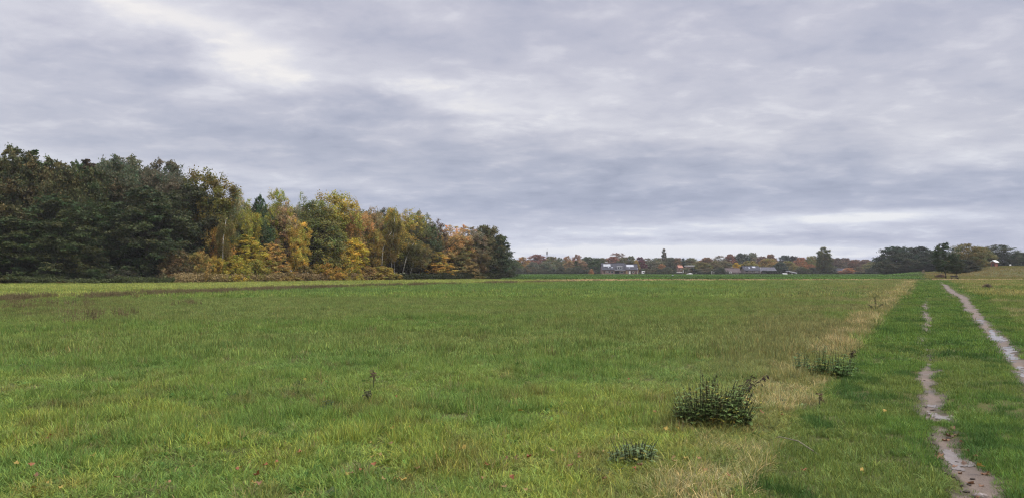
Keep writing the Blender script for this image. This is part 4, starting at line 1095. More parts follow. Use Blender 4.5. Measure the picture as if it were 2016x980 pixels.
hs.window(1245, 1248, 533.2, 536.6, M_WHITE, M_GLASS, -.5); hs.window(1250, 1253, 535, 538.4, M_WOODR, M_DOOR, -.5)
hs.box('downpipe', 1255, 1255.5, 527, 538.5, -.6, -.5, M_WHITE)
# white trailer
X, Y = atx(1266.5, 406), 406
tr = empty('trailer', (X, Y, 0)); tag(tr, 'small white box trailer parked right of the grey roofed farmhouse', 'trailer')
m = MB().prism([(-.75, .5), (.7, .5), (.7, 1.75), (.45, 1.95), (-.55, 1.95), (-.75, 1.7)], 'y', -1.1, 1.1); m.build('body', M_WHITE, tr)
for sx in (-.82, .77):
    w = MB().tube([(sx-.07, 0, .3), (sx+.07, 0, .3)], .3, 14); w.build('wheel', M_DOOR, tr)
MB().box(-.4, .35, -1.13, -1.104, .95, 1.45).build('window', M_GLASS, tr)
MB().tube([(0, -1.1, .5), (0, -2.1, .45)], .05, 6).build('drawbar', M_STEEL, tr)
# small gabled house
h2 = House('cottage', 'small gabled grey house with chimney below the round yellow tree', 1444, 412)
h2.wall(1432, 1458, 536.2, 8, M_BRICK2, 0, 528)
h2.roof(1430, 1459, 535.6, 527.4, 8, plain('purple_grey_tiles', (.10, .08, .08), .95, .3, 2, .08))
h2.box('chimney', 1443.6, 1446.6, 525.4, 530, 3.5, 4.4, M_BRICK); h2.box('chimney_cap', 1443.2, 1447, 526-.9, 525.42, 3.4, 4.5, M_WHITE)
dd = h2.box('dormer', 1435.5, 1440, 534.2, 537.6, -.45, 2.2, M_WHITE)
MB().box(h2.x(1436.3), h2.x(1439.2), -.5, -.452, h2.h(537), h2.h(535)).build('window', M_GLASS, dd)
h2.window(1449, 1453, 536.8, 539.2)
# second grey house with low extension
h3 = House('grey_house', 'grey house with roof lights and dark window band right of the yellow tree', 1481, 410)
h3.wall(1466.5, 1496.5, 532.2, 8, M_BRICK2, 0, 524)
h3.roof(1466, 1496.8, 531.6, 523.2, 8, M_ROOF)
h3.on_roof('roof_light', 1470.5, 1471.8, 525.8, 527, M_PANEL); h3.on_roof('roof_light', 1476, 1478.6, 525.6, 528, M_PANEL); h3.on_roof('roof_light', 1484, 1490, 524.2, 527, M_PANEL, 2)
h3.window(1468, 1473, 532.6, 534.8, M_DOOR); h3.window(1479, 1483, 533, 535.4, M_GREYW); h3.window(1487, 1489.2, 533, 535.4); h3.window(1490.2, 1492.4, 533, 535.4)
h3.box('downpipe', 1496.1, 1496.6, 526, 539, -.5, -.37, M_GREYW)
h4 = House('barn', 'long low grey roof with red brick wall joined to the right of the grey house', 1515, 414)
h4.wall(1498.4, 1528, 533.8, 8, M_BRICK, 0, 527)
h4.roof(1498.2, 1529, 533.2, 525.6, 8, plain('faded_grey_tiles', (.10, .10, .115), .95, .25, 2, .08))
h4.window(1503, 1507, 535, 538)
# white lean-to shed
h5 = House('shed', 'dark shed with slanting white roof left of the orange trees', 1560, 408, 'shed')
m = MB().prism([(h5.x(1551), -.2), (h5.x(1568), -.2), (h5.x(1568), h5.h(538)), (h5.x(1553), h5.h(534.4)), (h5.x(1551), h5.h(535))], 'y', 0, 4).build('wall', M_WOODD, h5.root)
MB().prism([(h5.x(1552.5), h5.h(534.4)+.02), (h5.x(1568.8), h5.h(538)+.02), (h5.x(1568.8), h5.h(538)+.6), (h5.x(1552.5), h5.h(534.4)+.5)], 'y', -.4, 4.3).build('roof', M_GREYW, h5.root)
h5.window(1558, 1561, 537.4, 539)
m = MB(); Y = 404
t5 = empty('cold_frame', (atx(1546, Y), Y, 0)); tag(t5, 'low flat white garden frame left of the shed with slanting roof', 'garden frame')
MB().prism([(0, 0), (1.2, 0), (1.2, .55), (0, .3)], 'x', -1.1, 1.1).build('box', M_WOODD, t5)
MB().prism([(-.1, .31), (1.25, .56), (1.25, .66), (-.1, .42)], 'x', -1.2, 1.2).build('lid', M_WHITE, t5)
# brick house with flat white roof edge, and the small red roof
h6 = House('flat_roofed_house', 'red brick house with white flat roof edge half hidden by trees', 1360, 424)
h6.wall(1353.5, 1366, 523.2, 7, M_BRICK, 0); h6.box('roof', 1352.6, 1367, 522, 523.4-.02, -.4, 7.4, M_WHITE)
h6.window(1356, 1359, 525, 528, M_WOODR); h6.window(1361, 1364, 525, 528, M_GREYW); h6.window(1357, 1363, 531, 535, M_WOODR)
h7 = House('red_roofed_house', 'small house with orange tiled roof beside the dark fir', 1340, 428)
h7.wall(1337, 1344, 527, 6, M_BRICK, 0, 522.5); h7.roof(1336.4, 1344.4, 526.6, 521.8, 6, M_REDROOF); h7.window(1339, 1342, 528, 530)
# grey roof with the orange tree before it
h8 = House('grey_roofed_house', 'grey roofed house behind the bright orange tree right of the poplar', 1658, 414)
h8.wall(1648, 1668, 535.2, 8, M_BRICK2, 0, 528); h8.roof(1647, 1669, 534.8, 527.6, 8, M_ROOF)
h8.box('chimney', 1662.5, 1664, 526, 529, 3.7, 4.3, M_BRICK); h8.window(1650, 1654, 536, 538.6)
# tarpaulin covered things and white pile between hedges
hT = House('lean_to', 'dark lean-to with white flat roof sheet left of the red brick house', 1340, 408, 'shed')
hT.box('wall', 1331.5, 1346, 536.2, 540.5, 0, 3, M_WOODD); hT.box('roof', 1330.8, 1343, 535.2, 536.2-.02, -.4, 3.3, M_WHITE)
hT.box('post', 1344.6, 1345.4, 531, 536, -.1, .1, M_WHITE)
hw = empty('garden_tunnel', (atx(1357.5, 404), 404, 0)); tag(hw, 'low white plastic garden tunnel in front of the red brick house', 'garden tunnel')
MB().prism([(-1.6, 0), (1.6, 0), (1.55, .4), (1.1, .75), (.5, .95), (0, .7), (-.6, .55), (-1.4, .4)], 'y', -.8, .8).build('cover', M_WHITE, hw)
MB().tube([(-1.62, -.82, .02), (1.62, -.82, .02)], .04, 5).build('edge_rail', M_STEEL, hw)
for px_, hgt, lab in ((1401.5, 1.75, 'white garden statue like post by the dark hedge, thicker one'), (1405.5, 1.6, 'thin white post by the dark hedge')):
    r_ = .16 if hgt > 1.7 else .07
    o = MB().tube([(0, 0, -.2), (0, 0, hgt*.8), (0, 0, hgt*.86), (0, 0, hgt)], [r_, r_*.8, r_*1.25, r_*.5], 8).build('garden_post', M_WHITE, None, True, (atx(px_, 402), 402, 0)); tag(o, lab, 'post')
# small marker in the crop
X, Y, z = gpt(1324.3, 545.2)
mk = empty('field_marker', (X, Y, z)); tag(mk, 'small pale topped dark marker standing in the crop field', 'marker')
MB().box(-.16, .16, -.12, .12, -.1, .42).build('base', M_WOODD, mk); MB().box(-.2, .2, -.16, .16, .423, .72).build('top', M_GREYW, mk)
# radio mast
Y = 620; X = atx(1077, Y); H = atz(489, Y)
ms = empty('radio_mast', (X, Y, float(zg(X, Y)))); tag(ms, 'slim steel lattice radio mast above the far trees', 'radio mast')
m = MB(); n = 14
def leg(i, t): w = .75*(1-t)+.28*t; return (w*(1 if i in (1, 2) else -1), w*(1 if i > 1 else -1), H*t*.86)
for i in range(4): m.tube([leg(i, 0), leg(i, 1)], .09, 5)
for k in range(n):
    for i in range(4): m.tube([leg(i, k/n), leg((i+1) % 4, (k+1)/n)], .045, 4); m.tube([leg(i, k/n), leg((i+1) % 4, k/n)], .04, 4)
m.build('lattice', M_STEEL, ms)
MB().tube([(0, 0, H*.84), (0, 0, H)], .10, 6).build('top_pole', M_STEEL, ms)
for i in range(3):
    a = i*2.1+.4; c, s_ = math.cos(a), math.sin(a)
    MB().box(.55*c-.28, .55*c+.28, .55*s_-.15, .55*s_+.15, H*.76, H*.88).build('antenna', M_GREYW, ms)
# hut on the hill
X = atx(1957.5, 250); Y = 250; z = float(zg(X, Y))
ht = empty('field_hut', (X, Y, z)); tag(ht, 'red brown wooden hut with white pitched roof on the hill', 'hut')
MB().prism([(-.72, -.1), (.72, -.1), (.72, 1.45), (0, 1.85), (-.72, 1.45)], 'y', -.7, .7).build('wall', M_WOODR, ht)
MB().prism([(-.95, 1.40), (0, 1.97), (.95, 1.40), (.95, 1.50), (0, 2.10), (-.95, 1.50)], 'y', -1.0, 1.0).build('gable_trim', M_WHITE, ht)
MB().prism([(-1.0, 1.42), (0, 2.02), (1.0, 1.42), (1.02, 1.54), (0, 2.16), (-1.02, 1.54)], 'y', -.95, .95).build('roof', M_WHITE, ht)
MB().box(-.25, .3, -.74, -.703, 0, 1.15).build('door', M_DOOR, ht)
ht.rotation_euler[2] = R(-62)
X = atx(1989, 252); tb = empty('hill_sign', (X, 252, float(zg(X, 252)))); tag(tb, 'small white board on a post right of the hut', 'sign')
MB().tube([(0, .04, -.1), (0, .04, .75)], .04, 6).build('post', M_WOODD, tb); MB().box(-.3, .3, -.03, 0, .35, .8).build('board', M_WHITE, tb)
# bench and post at the end of the track
X, Y, z = gpt(1879.5, 549.8)
bn = empty('bench', (X, Y, z)); tag(bn, 'low dark wooden bench at the end of the grass track', 'bench')
MB().box(-.75, .75, -.2, .2, .38, .46).build('seat', M_WOODD, bn)
for sx in (-.6, .6):
    MB().box(sx-.07, sx+.07, -.17, .17, -.05, .378).build('leg', M_WOODD, bn)
MB().box(-.75, .75, .16, .21, .55, .8).build('backrest', M_WOODD, bn)
# brown scrub near it
X, Y, z = gpt(1851, 547.5); plant('shrub', X, Y, .9, 2.0, (.11, .075, .05), 'brown scrub bush left of the path tree stems', 'shrub', 'shrub')
X, Y, z = gpt(1818, 544); plant('shrub', X, Y, 1.2, .8, (.19, .16, .11), 'thin pale weed standing at the end of the crop field', 'weed', 'weed')
X, Y, z = gpt(1944, 568); plant('shrub', X, Y, .5, .8, (.15, .12, .075), 'small brown weed bush in the grass right of the footpath', 'shrub', 'shrub')

# ------------------------------------------------------------------ foreground plants
nr_ = np.random.RandomState(29)
def nettle(name, label, X, Y, stems, rad, hgt, col, lean=(0, 0), dark=.35, leafl=.07, cat='nettles', seedtop=True, group=None):
    """stems with pairs of pointed drooping leaves; tops carry dark seed tassels"""
    z0 = float(zg(X, Y))
    root = empty(name, (X, Y, z0)); tag(root, label, cat, group)
    V = []; Fc = []; Cn = []; S = []
    sm = MB()
    def leaf(o, a, e, l, sh):
        d = np.array([math.cos(a)*math.cos(e), math.sin(a)*math.cos(e), math.sin(e)]); sd = np.array([-math.sin(a), math.cos(a), 0.])
        up = np.cross(d, sd); w = l*.30
        b = len(V)
        V.extend([tuple(o), tuple(o+d*l*.30-sd*w-up*w*.2), tuple(o+d*l*.36+up*.0), tuple(o+d*l*.30+sd*w-up*w*.2), tuple(o+d*l*.68-sd*w*.7+np.array([0, 0, -l*.07])), tuple(o+d*l*.7+np.array([0, 0, -l*.05])), tuple(o+d*l*.68+sd*w*.7+np.array([0, 0, -l*.07])), tuple(o+d*l+np.array([0, 0, -l*.2]))])
        for q in ((0, 1, 2), (0, 2, 3), (1, 4, 5, 2), (2, 5, 6, 3), (4, 7, 5), (5, 7, 6)): Fc.extend([b+i for i in q]); Cn.append(len(q))
        S.extend([sh]*8)
    for i in range(stems):
        a = nr_.rand()*6.283; r = math.sqrt(nr_.rand()); x = rad[0]*r*math.cos(a); y = rad[1]*r*math.sin(a)
        h = hgt*(.50+.55*nr_.rand()**1.3)*(1-.5*r**2.2)
        lx = .30*h*math.cos(a)*r+lean[0]*h+nr_.randn()*.13*h; ly = .30*h*math.sin(a)*r+lean[1]*h+nr_.randn()*.13*h
        zb = float(zg(X+x, Y+y))-z0
        p0 = np.array([x, y, zb-.02]); pts = [p0+np.array([lx*t*t, ly*t*t, h*t]) for t in (0, .35, .7, 1)]
        sm.tube(pts, [.005, .0045, .0035, .002], 4)
        nn = max(4, int(h/.045)); th = nr_.rand()*3.14; br = .7+.6*nr_.rand()
        for k in range(1, nn):
            t = k/nn; o = p0+np.array([lx*t*t, ly*t*t, h*t]); th += 1.57+nr_.randn()*.25
            l = leafl*(1.2-.62*t**2)*(.7+.5*nr_.rand())
            top = t > .72 and seedtop and i % 3 == 0
            sh = np.array([1, 1, 1])*br*(.75+.5*nr_.rand())
            if nr_.rand() < .12: sh = sh*np.array([2.2, 1.4, .8])
            l *= .6+.7*nr_.rand()
            if top: sh = sh*np.array([.95, .62, .75])*(1-dark)
            for q in (0, math.pi):
                leaf(o, th+q+nr_.randn()*.2, .35-.6*nr_.rand(), l, tuple(sh))
            if top:
                for q in range(3): leaf(o, nr_.rand()*6.28, -.9-.4*nr_.rand(), l*.7, tuple(sh*.8))
    me = mesh_np(name+'_foliage', V, Fc, Cn, M_NETTLE, S)
    f = link('foliage', me, root); f.color = (*col, 1)
    sm.build('stems', M_STEM, root)
    return root
NETC = (.14, .205, .066)
X, Y, z = gpt(1403, 836)
nettle('nettle_bush', 'large dark nettle bush with seeding tops in the meadow foreground', X, Y, 300, (.38, .25), .60, NETC, (.02, 0), leafl=.055)
X, Y, z = gpt(1462, 828)
def stalk(name, label, X, Y, tips, col, mat, r=.005, head=True):
    z0 = float(zg(X, Y)); root = empty(name, (X, Y, z0)); tag(root, label, 'weed')
    m = MB(); V = []; Fc = []; Cn = []; S = []
    for (dx, dy, h, hl) in tips:
        pts = [Vector((dx*t*t, dy*t*t, h*t)) for t in (0, .3, .6, .85, 1)]; pts[0].z = -.03
        m.tube(pts, [r, r*.9, r*.75, r*.6, r*.4], 5)
        for k in range(int(46*hl)):
            t = 1-.42*nr_.rand()*hl; c = np.array([dx*t*t, dy*t*t, h*t])+nr_.randn(3)*.016
            u = nr_.randn(3); u[2] = -abs(u[2]); u /= np.linalg.norm(u); v = np.cross(u, nr_.randn(3)); v /= np.linalg.norm(v)
            q = .022*(.6+.8*nr_.rand()); b = len(V)
            V += [tuple(c), tuple(c+u*q-v*q*.4), tuple(c+u*q*2.1), tuple(c+u*q+v*q*.4)]; Fc += [b, b+1, b+2, b+3]; Cn.append(4); S += [tuple(np.ones(3)*(.6+.8*nr_.rand()))]*4
    m.build('stems', mat, root)
    o = link('seed_heads', mesh_np(name+'_heads', V, Fc, Cn, M_NETTLE, S), root); o.color = (*col, 1)
    return root
stalk('nettle_stalks', 'dark withered nettle stalks leaning right out of the large nettle bush', X-.12, Y+.03, [(.24, .02, .48, .6), (.42, .05, .49, .45), (.30, .1, .40, .4)], (.06, .042, .034), M_STEM)
X, Y, z = gpt(1634, 741); nettle('nettle_clump', 'green nettle clump with tall tips on the dry verge', X, Y, 60, (.34, .18), .58, (.115, .19, .062), dark=.1, seedtop=False)
X, Y, z = gpt(1578, 733); nettle('nettle_clump', 'small dark nettle clump left of the taller verge nettles', X, Y, 26, (.13, .10), .42, (.07, .13, .05), seedtop=False)
X, Y, z = gpt(1562, 747); nettle('nettle_clump', 'lowest nettle tuft in front of the small dark verge clump', X, Y, 9, (.10, .07), .15, (.06, .11, .045), seedtop=False)
X, Y, z = gpt(1680, 728); nettle('nettle_clump', 'flat nettle tuft on the right side of the taller verge nettles', X, Y, 10, (.16, .1), .13, (.06, .12, .04), seedtop=False)
X, Y, z = gpt(1247, 905); nettle('nettle_clump', 'low grey green nettle patch nearest the viewer', X, Y, 60, (.18, .14), .28, (.13, .185, .085), dark=.1, seedtop=False, leafl=.052)
X, Y, z = gpt(1195, 925); nettle('nettle_clump', 'low dull nettle tuft left of the nearest nettle patch', X, Y, 9, (.13, .07), .11, (.07, .10, .06), dark=.1, seedtop=False, leafl=.06)
X, Y, z = gpt(640, 805); nettle('nettle_clump', 'dark round weed tuft in the middle of the meadow', X, Y, 10, (.10, .08), .17, (.045, .085, .04), seedtop=False, leafl=.06)
X, Y, z = gpt(590, 760); nettle('nettle_clump', 'dark weed tuft left of the dock stalk in the meadow', X, Y, 7, (.10, .08), .16, (.05, .085, .035), seedtop=False, leafl=.05)
X, Y, z = gpt(60, 727); nettle('nettle_clump', 'dark weed tuft near the left edge of the meadow', X, Y, 9, (.16, .08), .20, (.045, .08, .04), seedtop=False, leafl=.06)
X, Y, z = gpt(180, 850); nettle('nettle_clump', 'flat dark weed patch in the left foreground', X, Y, 14, (.24, .10), .11, (.06, .10, .055), seedtop=False, leafl=.06)
X, Y, z = gpt(470, 778); nettle('nettle_clump', 'flat grey green weed patch in the meadow left of centre', X, Y, 12, (.24, .10), .12, (.065, .10, .055), seedtop=False, leafl=.06)
X, Y, z = gpt(1212, 634); nettle('nettle_clump', 'dark weed tuft far out in the middle meadow', X, Y, 10, (.45, .25), .26, (.055, .085, .035), seedtop=False, leafl=.10)
X, Y, z = gpt(735, 768); stalk('dock_stalk', 'lone brown dock stalk standing in the middle meadow', X, Y, [(.0, 0, .27, .6), (.02, .02, .2, .4)], (.15, .10, .07), M_STEM)
X, Y, z = gpt(726, 797); stalk('dock_stalk', 'short dark dock stalk in front of the lone brown one', X, Y, [(.0, 0, .17, .6), (-.03, .02, .13, .5)], (.09, .085, .055), M_STEM)
X, Y, z = gpt(1672, 728); stalk('dock_stalk', 'thin bent dark stalk beside the verge nettles', X, Y, [(.09, 0, .34, .5), (.05, .03, .29, .3)], (.06, .045, .03), M_STEM, .006)
X, Y, z = gpt(1723, 614); stalk('dock_stalk', 'tall dark stalk on the verge beyond the nettles', X, Y, [(.0, 0, .62, 1), (.35, .05, .35, .8), (-.2, .1, .30, .8)], (.06, .05, .032), M_STEM, .014)
X, Y, z = gpt(1613, 802); stalk('dock_stalk', 'small brown stalk in the dry verge grass', X, Y, [(.0, 0, .20, .4), (.03, .02, .15, .3)], (.17, .125, .075), M_STEM)
for px_, py_, hh, lab in ((1790, 572, .5, 'dark weed tuft near the far end of the verge'), (1765, 600, .42, 'second dark weed tuft from the far end of the verge'), (1745, 607, .35, 'third dark weed tuft along the verge'), (1800, 563, .5, 'farthest weed tuft of the verge')):
    X, Y, z = gpt(px_, py_); nettle('weed_tuft', lab, X, Y, 16, (.7*Y/40, .5*Y/40), hh, (.10, .125, .04), seedtop=False, leafl=.14, cat='weed')
# bent twig
X, Y, z = gpt(1515, 865); X2, Y2, z2 = gpt(1615, 893)
o = MB().tube([(0, 0, .03), ((X2-X)*.3, (Y2-Y)*.1, .075), ((X2-X)*.65, (Y2-Y)*.5, .085), (X2-X, Y2-Y, .02)], [.004, .006, .006, .005], 6).build('fallen_twig', M_TWIG, None, True, (X, Y, z)); tag(o, 'pale bent twig lying on the short grass', 'twig')

# fallen leaves
def leaf_mesh(seed):
    rr = np.random.RandomState(seed); n = 11
    pts = []
    for k in range(n):
        a = 2*math.pi*k/n; lob = 1.0 if k % 2 == 0 else .62
        r = .05*lob*(.8+.4*rr.rand()); pts.append([r*math.cos(a)*1.15, r*math.sin(a), .014*math.sin(2*a+rr.rand())+.012*rr.randn()])
    V = [[0, 0, 0]]+pts; fs = []
    for k in range(n): fs += [0, 1+k, 1+(k+1) % n]
    m = MB(); V2 = V+[[v[0], v[1], v[2]-.0012] for v in V]
    return mesh_np('leaf_blade', V, fs, [3]*n, M_FALLEN, [tuple(np.ones(3)*(.7+.5*rr.rand())) for _ in V])
LM = [leaf_mesh(s) for s in range(4)]
def fall(px, py, col, lab, group, s=1.0, lift=.05):
    X, Y, z = gpt(px, py)
    o = link('fallen_leaf', LM[trng.randrange(4)], None, (X, Y, z+lift)); o.color = (*col, 1)
    o.rotation_euler = (trng.uniform(-.6, .6), trng.uniform(-.6, .6), trng.uniform(0, 6.28)); o.scale = (s, s, s)
    tag(o, lab, 'leaf', group)
for px_, py_ in [(468, 934), (522, 926), (490, 922), (545, 921), (712, 950), (590, 903), (731, 832), (658, 840), (779, 794), (1238, 754), (1287, 824), (1500, 824), (1582, 941), (1249, 934), (1008, 957), (1042, 911), (1123, 927), (960, 930), (60, 930), (96, 870), (735, 938), (1435, 950), (1540, 830), (505, 946), (1140, 903)]:
    fall(px_, py_, (.26, .10, .04), 'rust orange fallen leaf caught in the meadow grass', 'rust orange leaves in the grass', trng.uniform(.35, .65), .085)
for px_, py_ in [(1318, 862), (1334, 856), (792, 970), (1698, 938), (1742, 822), (1025, 822), (804, 861), (772, 861), (912, 898), (955, 930), (1310, 858), (600, 757), (1930, 922)]:
    fall(px_, py_, (.36, .25, .05), 'yellow fallen leaf lying in the short grass', 'yellow leaves in the grass', trng.uniform(.35, .65), .085)
for q in range(46):
    py_ = 980-100*trng.random()**1.3; px_ = trng.uniform(0, 1480)
    if q % 3: fall(px_, py_, trng.choice([(.26, .15, .06), (.22, .12, .06), (.28, .20, .07)]), 'small brownish fallen leaf half sunk in the foreground grass', 'small brownish leaves in the grass', trng.uniform(.3, .55), .06)
    else: fall(px_, py_, (.34, .25, .06), 'yellow fallen leaf lying in the short grass', 'yellow leaves in the grass', trng.uniform(.3, .5), .06)
for px_, py_ in [(1850, 885), (1858, 890), (1853, 882), (1845, 888), (1863, 857), (1872, 851), (1884, 850), (1921, 891), (1940, 923), (1945, 924), (1904, 878), (1899, 900), (1890, 918), (1910, 934), (1875, 838), (1932, 940), (1868, 842), (1922, 960), (1880, 905), (1893, 862)]:
    fall(px_, py_, trng.choice([(.20, .11, .06), (.28, .15, .08), (.14, .08, .05)]), 'brown wet fallen leaf stuck on the muddy rut', 'brown leaves on the mud', trng.uniform(.4, .75), .014)
for px_, py_, s in [(1930, 957, 1.0), (1866, 794, .5), (1864, 800, .45), (1903, 949, .5), (1915, 928, .4)]:
    X, Y, z = gpt(px_, py_)
    bmv = []
    m = MB(); rr = np.random.RandomState(int(px_))
    rings = [(.0, -.012), (.03, -.006), (.042, .006), (.03, .018), (.012, .024)]
    for (r, h) in rings[1:]:
        for k in range(9):
            a = k*2*math.pi/9; q = r*(.8+.4*rr.rand()); m.v.append((q*math.cos(a)*1.4, q*math.sin(a), h))
    for i in range(3):
        for k in range(9): m.f.append([i*9+k, i*9+(k+1) % 9, (i+1)*9+(k+1) % 9, (i+1)*9+k])
    m.f.append([27+k for k in range(9)])
    o = m.build('mud_clod', M_WOODD if s < 1 else M_BRICK2, None, True, (X, Y, z+.008)); o.scale = (s, s, s)
    tag(o, 'flat grey brown clod on the nearest mud' if s == 1 else 'small dark clod lying on the wet mud of the left rut', 'clod', None if s == 1 else 'small dark clods on the mud')

# ------------------------------------------------------------------ air
hm, hnt, hout = new_mat('thin_haze')
pv = hnt.nodes.new('ShaderNodeVolumePrincipled'); pv.inputs['Color'].default_value = (.93, .95, 1, 1)
pv.inputs['Density'].default_value = .00016; pv.inputs['Anisotropy'].default_value = 0.0
hnt.links.new(pv.outputs[0], hout.inputs['Volume'])
hz = MB().box(-1760, 1760, -140, 1790, -2, 33).build('haze', hm); tag(hz, 'thin pale haze in the damp air over the fields', 'haze', kind='stuff')

CL = [o.data for o in bpy.data.objects if o.name.startswith('mud_clod')][1]
for q in range(26):
    Y = trng.choice([trng.uniform(5.4, 8), trng.uniform(8.5, 9.7), trng.uniform(10.2, 12.4)]); X = float(lrut(Y))+trng.uniform(-.13, .13)
    o = link('mud_clod', CL, None, (X, Y, float(zg(X, Y))+.009)); k_ = trng.uniform(.12, .38); o.scale = (k_*1.3, k_, k_*.8); o.rotation_euler = (0, 0, trng.uniform(0, 6.28))
    tag(o, 'small dark clod lying on the wet mud of the left rut', 'clod', 'small dark clods on the mud')

# ------------------------------------------------------------------ sky, sun, camera
EXPO = 1.05
SUN_AZ, SUN_EL = R(115), R(58)       # soft overcast sun, high and behind the viewer
w = bpy.data.worlds.new('World'); SC.world = w; w.use_nodes = True
nt = w.node_tree; nt.nodes.clear(); E.nt = nt
out = nt.nodes.new('ShaderNodeOutputWorld'); bg = nt.nodes.new('ShaderNodeBackground'); nt.links.new(bg.outputs[0], out.inputs[0])
bg.inputs['Strength'].default_value = .1
sky = nt.nodes.new('ShaderNodeTexSky'); sky.sky_type = 'NISHITA'; sky.sun_disc = False
sky.sun_elevation = SUN_EL; sky.sun_rotation = SUN_AZ; sky.air_density = 1.2; sky.dust_density = 2.0
tc = nt.nodes.new('ShaderNodeTexCoord'); sep = nt.nodes.new('ShaderNodeSeparateXYZ'); nt.links.new(tc.outputs['Generated'], sep.inputs[0])
x, y, z = (E(sep.outputs[i]) for i in range(3))
zc = z.max(0.0)+.15
def vec(a, b, c=0.0):
    n = nt.nodes.new('ShaderNodeCombineXYZ')
    for i, q in enumerate((a, b, c)):
        if isinstance(q, E): nt.links.new(q.s, n.inputs[i])
        else: n.inputs[i].default_value = q
    return n.outputs[0]
pxx, pyy = x/zc, y/zc
nA = E(noise(nt, .75, 6, .5, vec(pxx*1.25, pyy*1.1, 3.1), .3))
nB = E(noise(nt, 2.1, 6, .52, vec(pxx*1.2, pyy*1.2, 7.7), .2))
nC = E(noise(nt, 1.0, 5, .55, vec(x*4.5, y*4.5, z*22.0), .5))
nE = E(noise(nt, 12.0, 4, .55, vec(pxx*.85, pyy*1.05, 5.3), .08))
nD = E(noise(nt, 5.2, 5, .55, vec(pxx*.95, pyy*1.1, 1.3), .18))
# broad cloud masses, placed by direction: u sideways, v up (tangents of the view direction ahead)
front = y.sstep(.15, .5); ys_ = y.max(.15)
low = z.sstep(.03, .22)*.9+.1
wu = (nA-.5)*.22; wv = (nB-.5)*.12*low
u = x/ys_+wu; v = z/ys_+wv
def blob(px_, py_, sx, sy, ang, amp):
    u0, v0 = (px_-CX)/F, (HY-py_)/F; c, s = math.cos(R(ang)), math.sin(R(ang))
    du, dv = u-u0, v-v0
    a = (du*c+dv*s)/(sx/F); b = (dv*c-du*s)/(sy/F)
    return ((a*a+b*b)*-.5).exp()*amp
g = None
for b_ in [(330, 36, 170, 34, -22, .24), (510, 110, 150, 26, -26, .26), (120, 15, 220, 36, 0, .16), (800, 165, 240, 26, -12, .22), (1080, 190, 130, 40, 0, .14),
           (130, 130, 240, 45, -8, -.10), (300, 235, 360, 60, -5, -.17), (760, 60, 200, 50, -20, -.12), (1330, 50, 260, 45, 0, -.10), (1800, 110, 300, 90, 0, -.06), (560, 215, 300, 35, -8, -.06),
           (330, 335, 300, 20, -4, .14), (760, 300, 350, 45, -3, -.14), (1300, 330, 500, 50, 0, -.12), (1250, 255, 300, 26, 0, .06), (760, 362, 220, 12, -4, .09), (900, 400, 350, 35, 0, -.16), (1750, 375, 400, 40, 0, -.20), (1350, 395, 420, 22, 0, -.12),
           (1700, 428, 150, 9, 2, .75), (1480, 452, 260, 8, 0, .2), (1390, 494, 150, 8, 0, .95), (1560, 500, 300, 9, 0, .3), (1150, 462, 260, 8, 0, .16), (1070, 497, 200, 9, 0, .35), (1900, 270, 260, 40, 0, .10), (1600, 490, 160, 12, 0, .10), (1600, 470, 400, 8, 0, -.12)]:
    q = blob(*b_); g = q if g is None else g+q
fine = (nA-.5)*.60+(nB-.5)*.62+(nC-.5)*.16+nD.sstep(.50, .72)*.19-nD.sstep(.50, .30)*.11+(nE-.5)*.15
D = (front*g*.9+fine*.95)+.55
col = ramp(nt, D.s, [(.0, srgb(152, 157, 177)), (.28, srgb(175, 178, 195)), (.52, srgb(197, 197, 209)), (.78, srgb(221, 220, 227)), (1.0, srgb(245, 241, 238))])
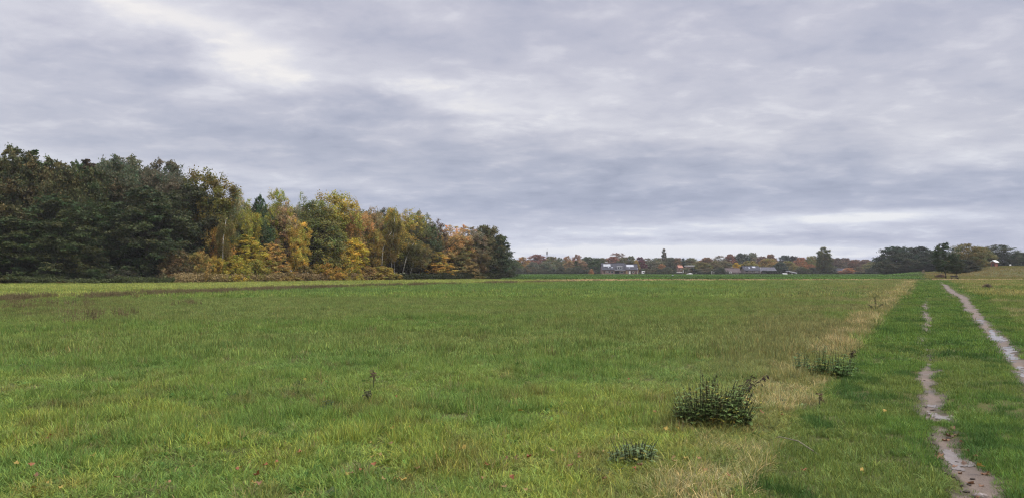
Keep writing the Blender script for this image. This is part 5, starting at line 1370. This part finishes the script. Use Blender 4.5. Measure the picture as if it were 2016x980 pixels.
# greyer and less blue higher up, bluer low down, and brighter towards the zenith as under any overcast
lowc = mixrgb(nt, ((1-z.sstep(.03, .17))*.55).s, (1, 1, 1), (.82, .92, 1.10))
hic = mixrgb(nt, z.sstep(.10, .34).s, (1, 1, 1), (1.0, .99, 1.0))
cc = mixrgb(nt, 1.0, mixrgb(nt, 1.0, col, lowc, 'MULTIPLY'), hic, 'MULTIPLY')
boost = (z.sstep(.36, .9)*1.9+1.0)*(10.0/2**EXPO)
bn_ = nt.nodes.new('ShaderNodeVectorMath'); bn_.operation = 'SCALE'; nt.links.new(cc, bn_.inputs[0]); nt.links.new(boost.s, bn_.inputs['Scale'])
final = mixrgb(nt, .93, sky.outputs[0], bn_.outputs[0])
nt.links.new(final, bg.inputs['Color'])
w.cycles.sampling_method = 'MANUAL'; w.cycles.sample_map_resolution = 512

sl = bpy.data.lights.new('sun', 'SUN'); sl.energy = 1.5; sl.angle = R(22); sl.color = (1, .96, .90)
so = bpy.data.objects.new('sun', sl); COL.objects.link(so)
dv = Vector((math.sin(SUN_AZ)*math.cos(SUN_EL), math.cos(SUN_AZ)*math.cos(SUN_EL), math.sin(SUN_EL)))
so.rotation_euler = (-dv).to_track_quat('-Z', 'Y').to_euler()
so.location = (0, 0, 60)

cam = bpy.data.cameras.new('camera'); co = bpy.data.objects.new('camera', cam); COL.objects.link(co)
co.location = (0, 0, EYE); co.rotation_euler = (R(90), 0, 0)
cam.sensor_width = 36.0; cam.lens = 36.0*F/2016.0; cam.shift_y = (HY-490.0)/2016.0
cam.clip_start = .1; cam.clip_end = 9000
SC.camera = co
vs = SC.view_settings; vs.view_transform = 'Standard'; vs.look = 'None'; vs.exposure = EXPO; vs.gamma = 1.0; vs.use_curve_mapping = False
cy = SC.cycles; cy.max_bounces = 5; cy.diffuse_bounces = 3; cy.glossy_bounces = 2; cy.transmission_bounces = 3; cy.use_denoising = True; cy.denoiser = 'OPENIMAGEDENOISE'; cy.denoising_input_passes = 'RGB_ALBEDO_NORMAL'; cy.denoising_prefilter = 'NONE'; cy.use_adaptive_sampling = False; cy.filter_width = 1.2
cy.sample_clamp_indirect = 4.0
SC.render.film_transparent = False
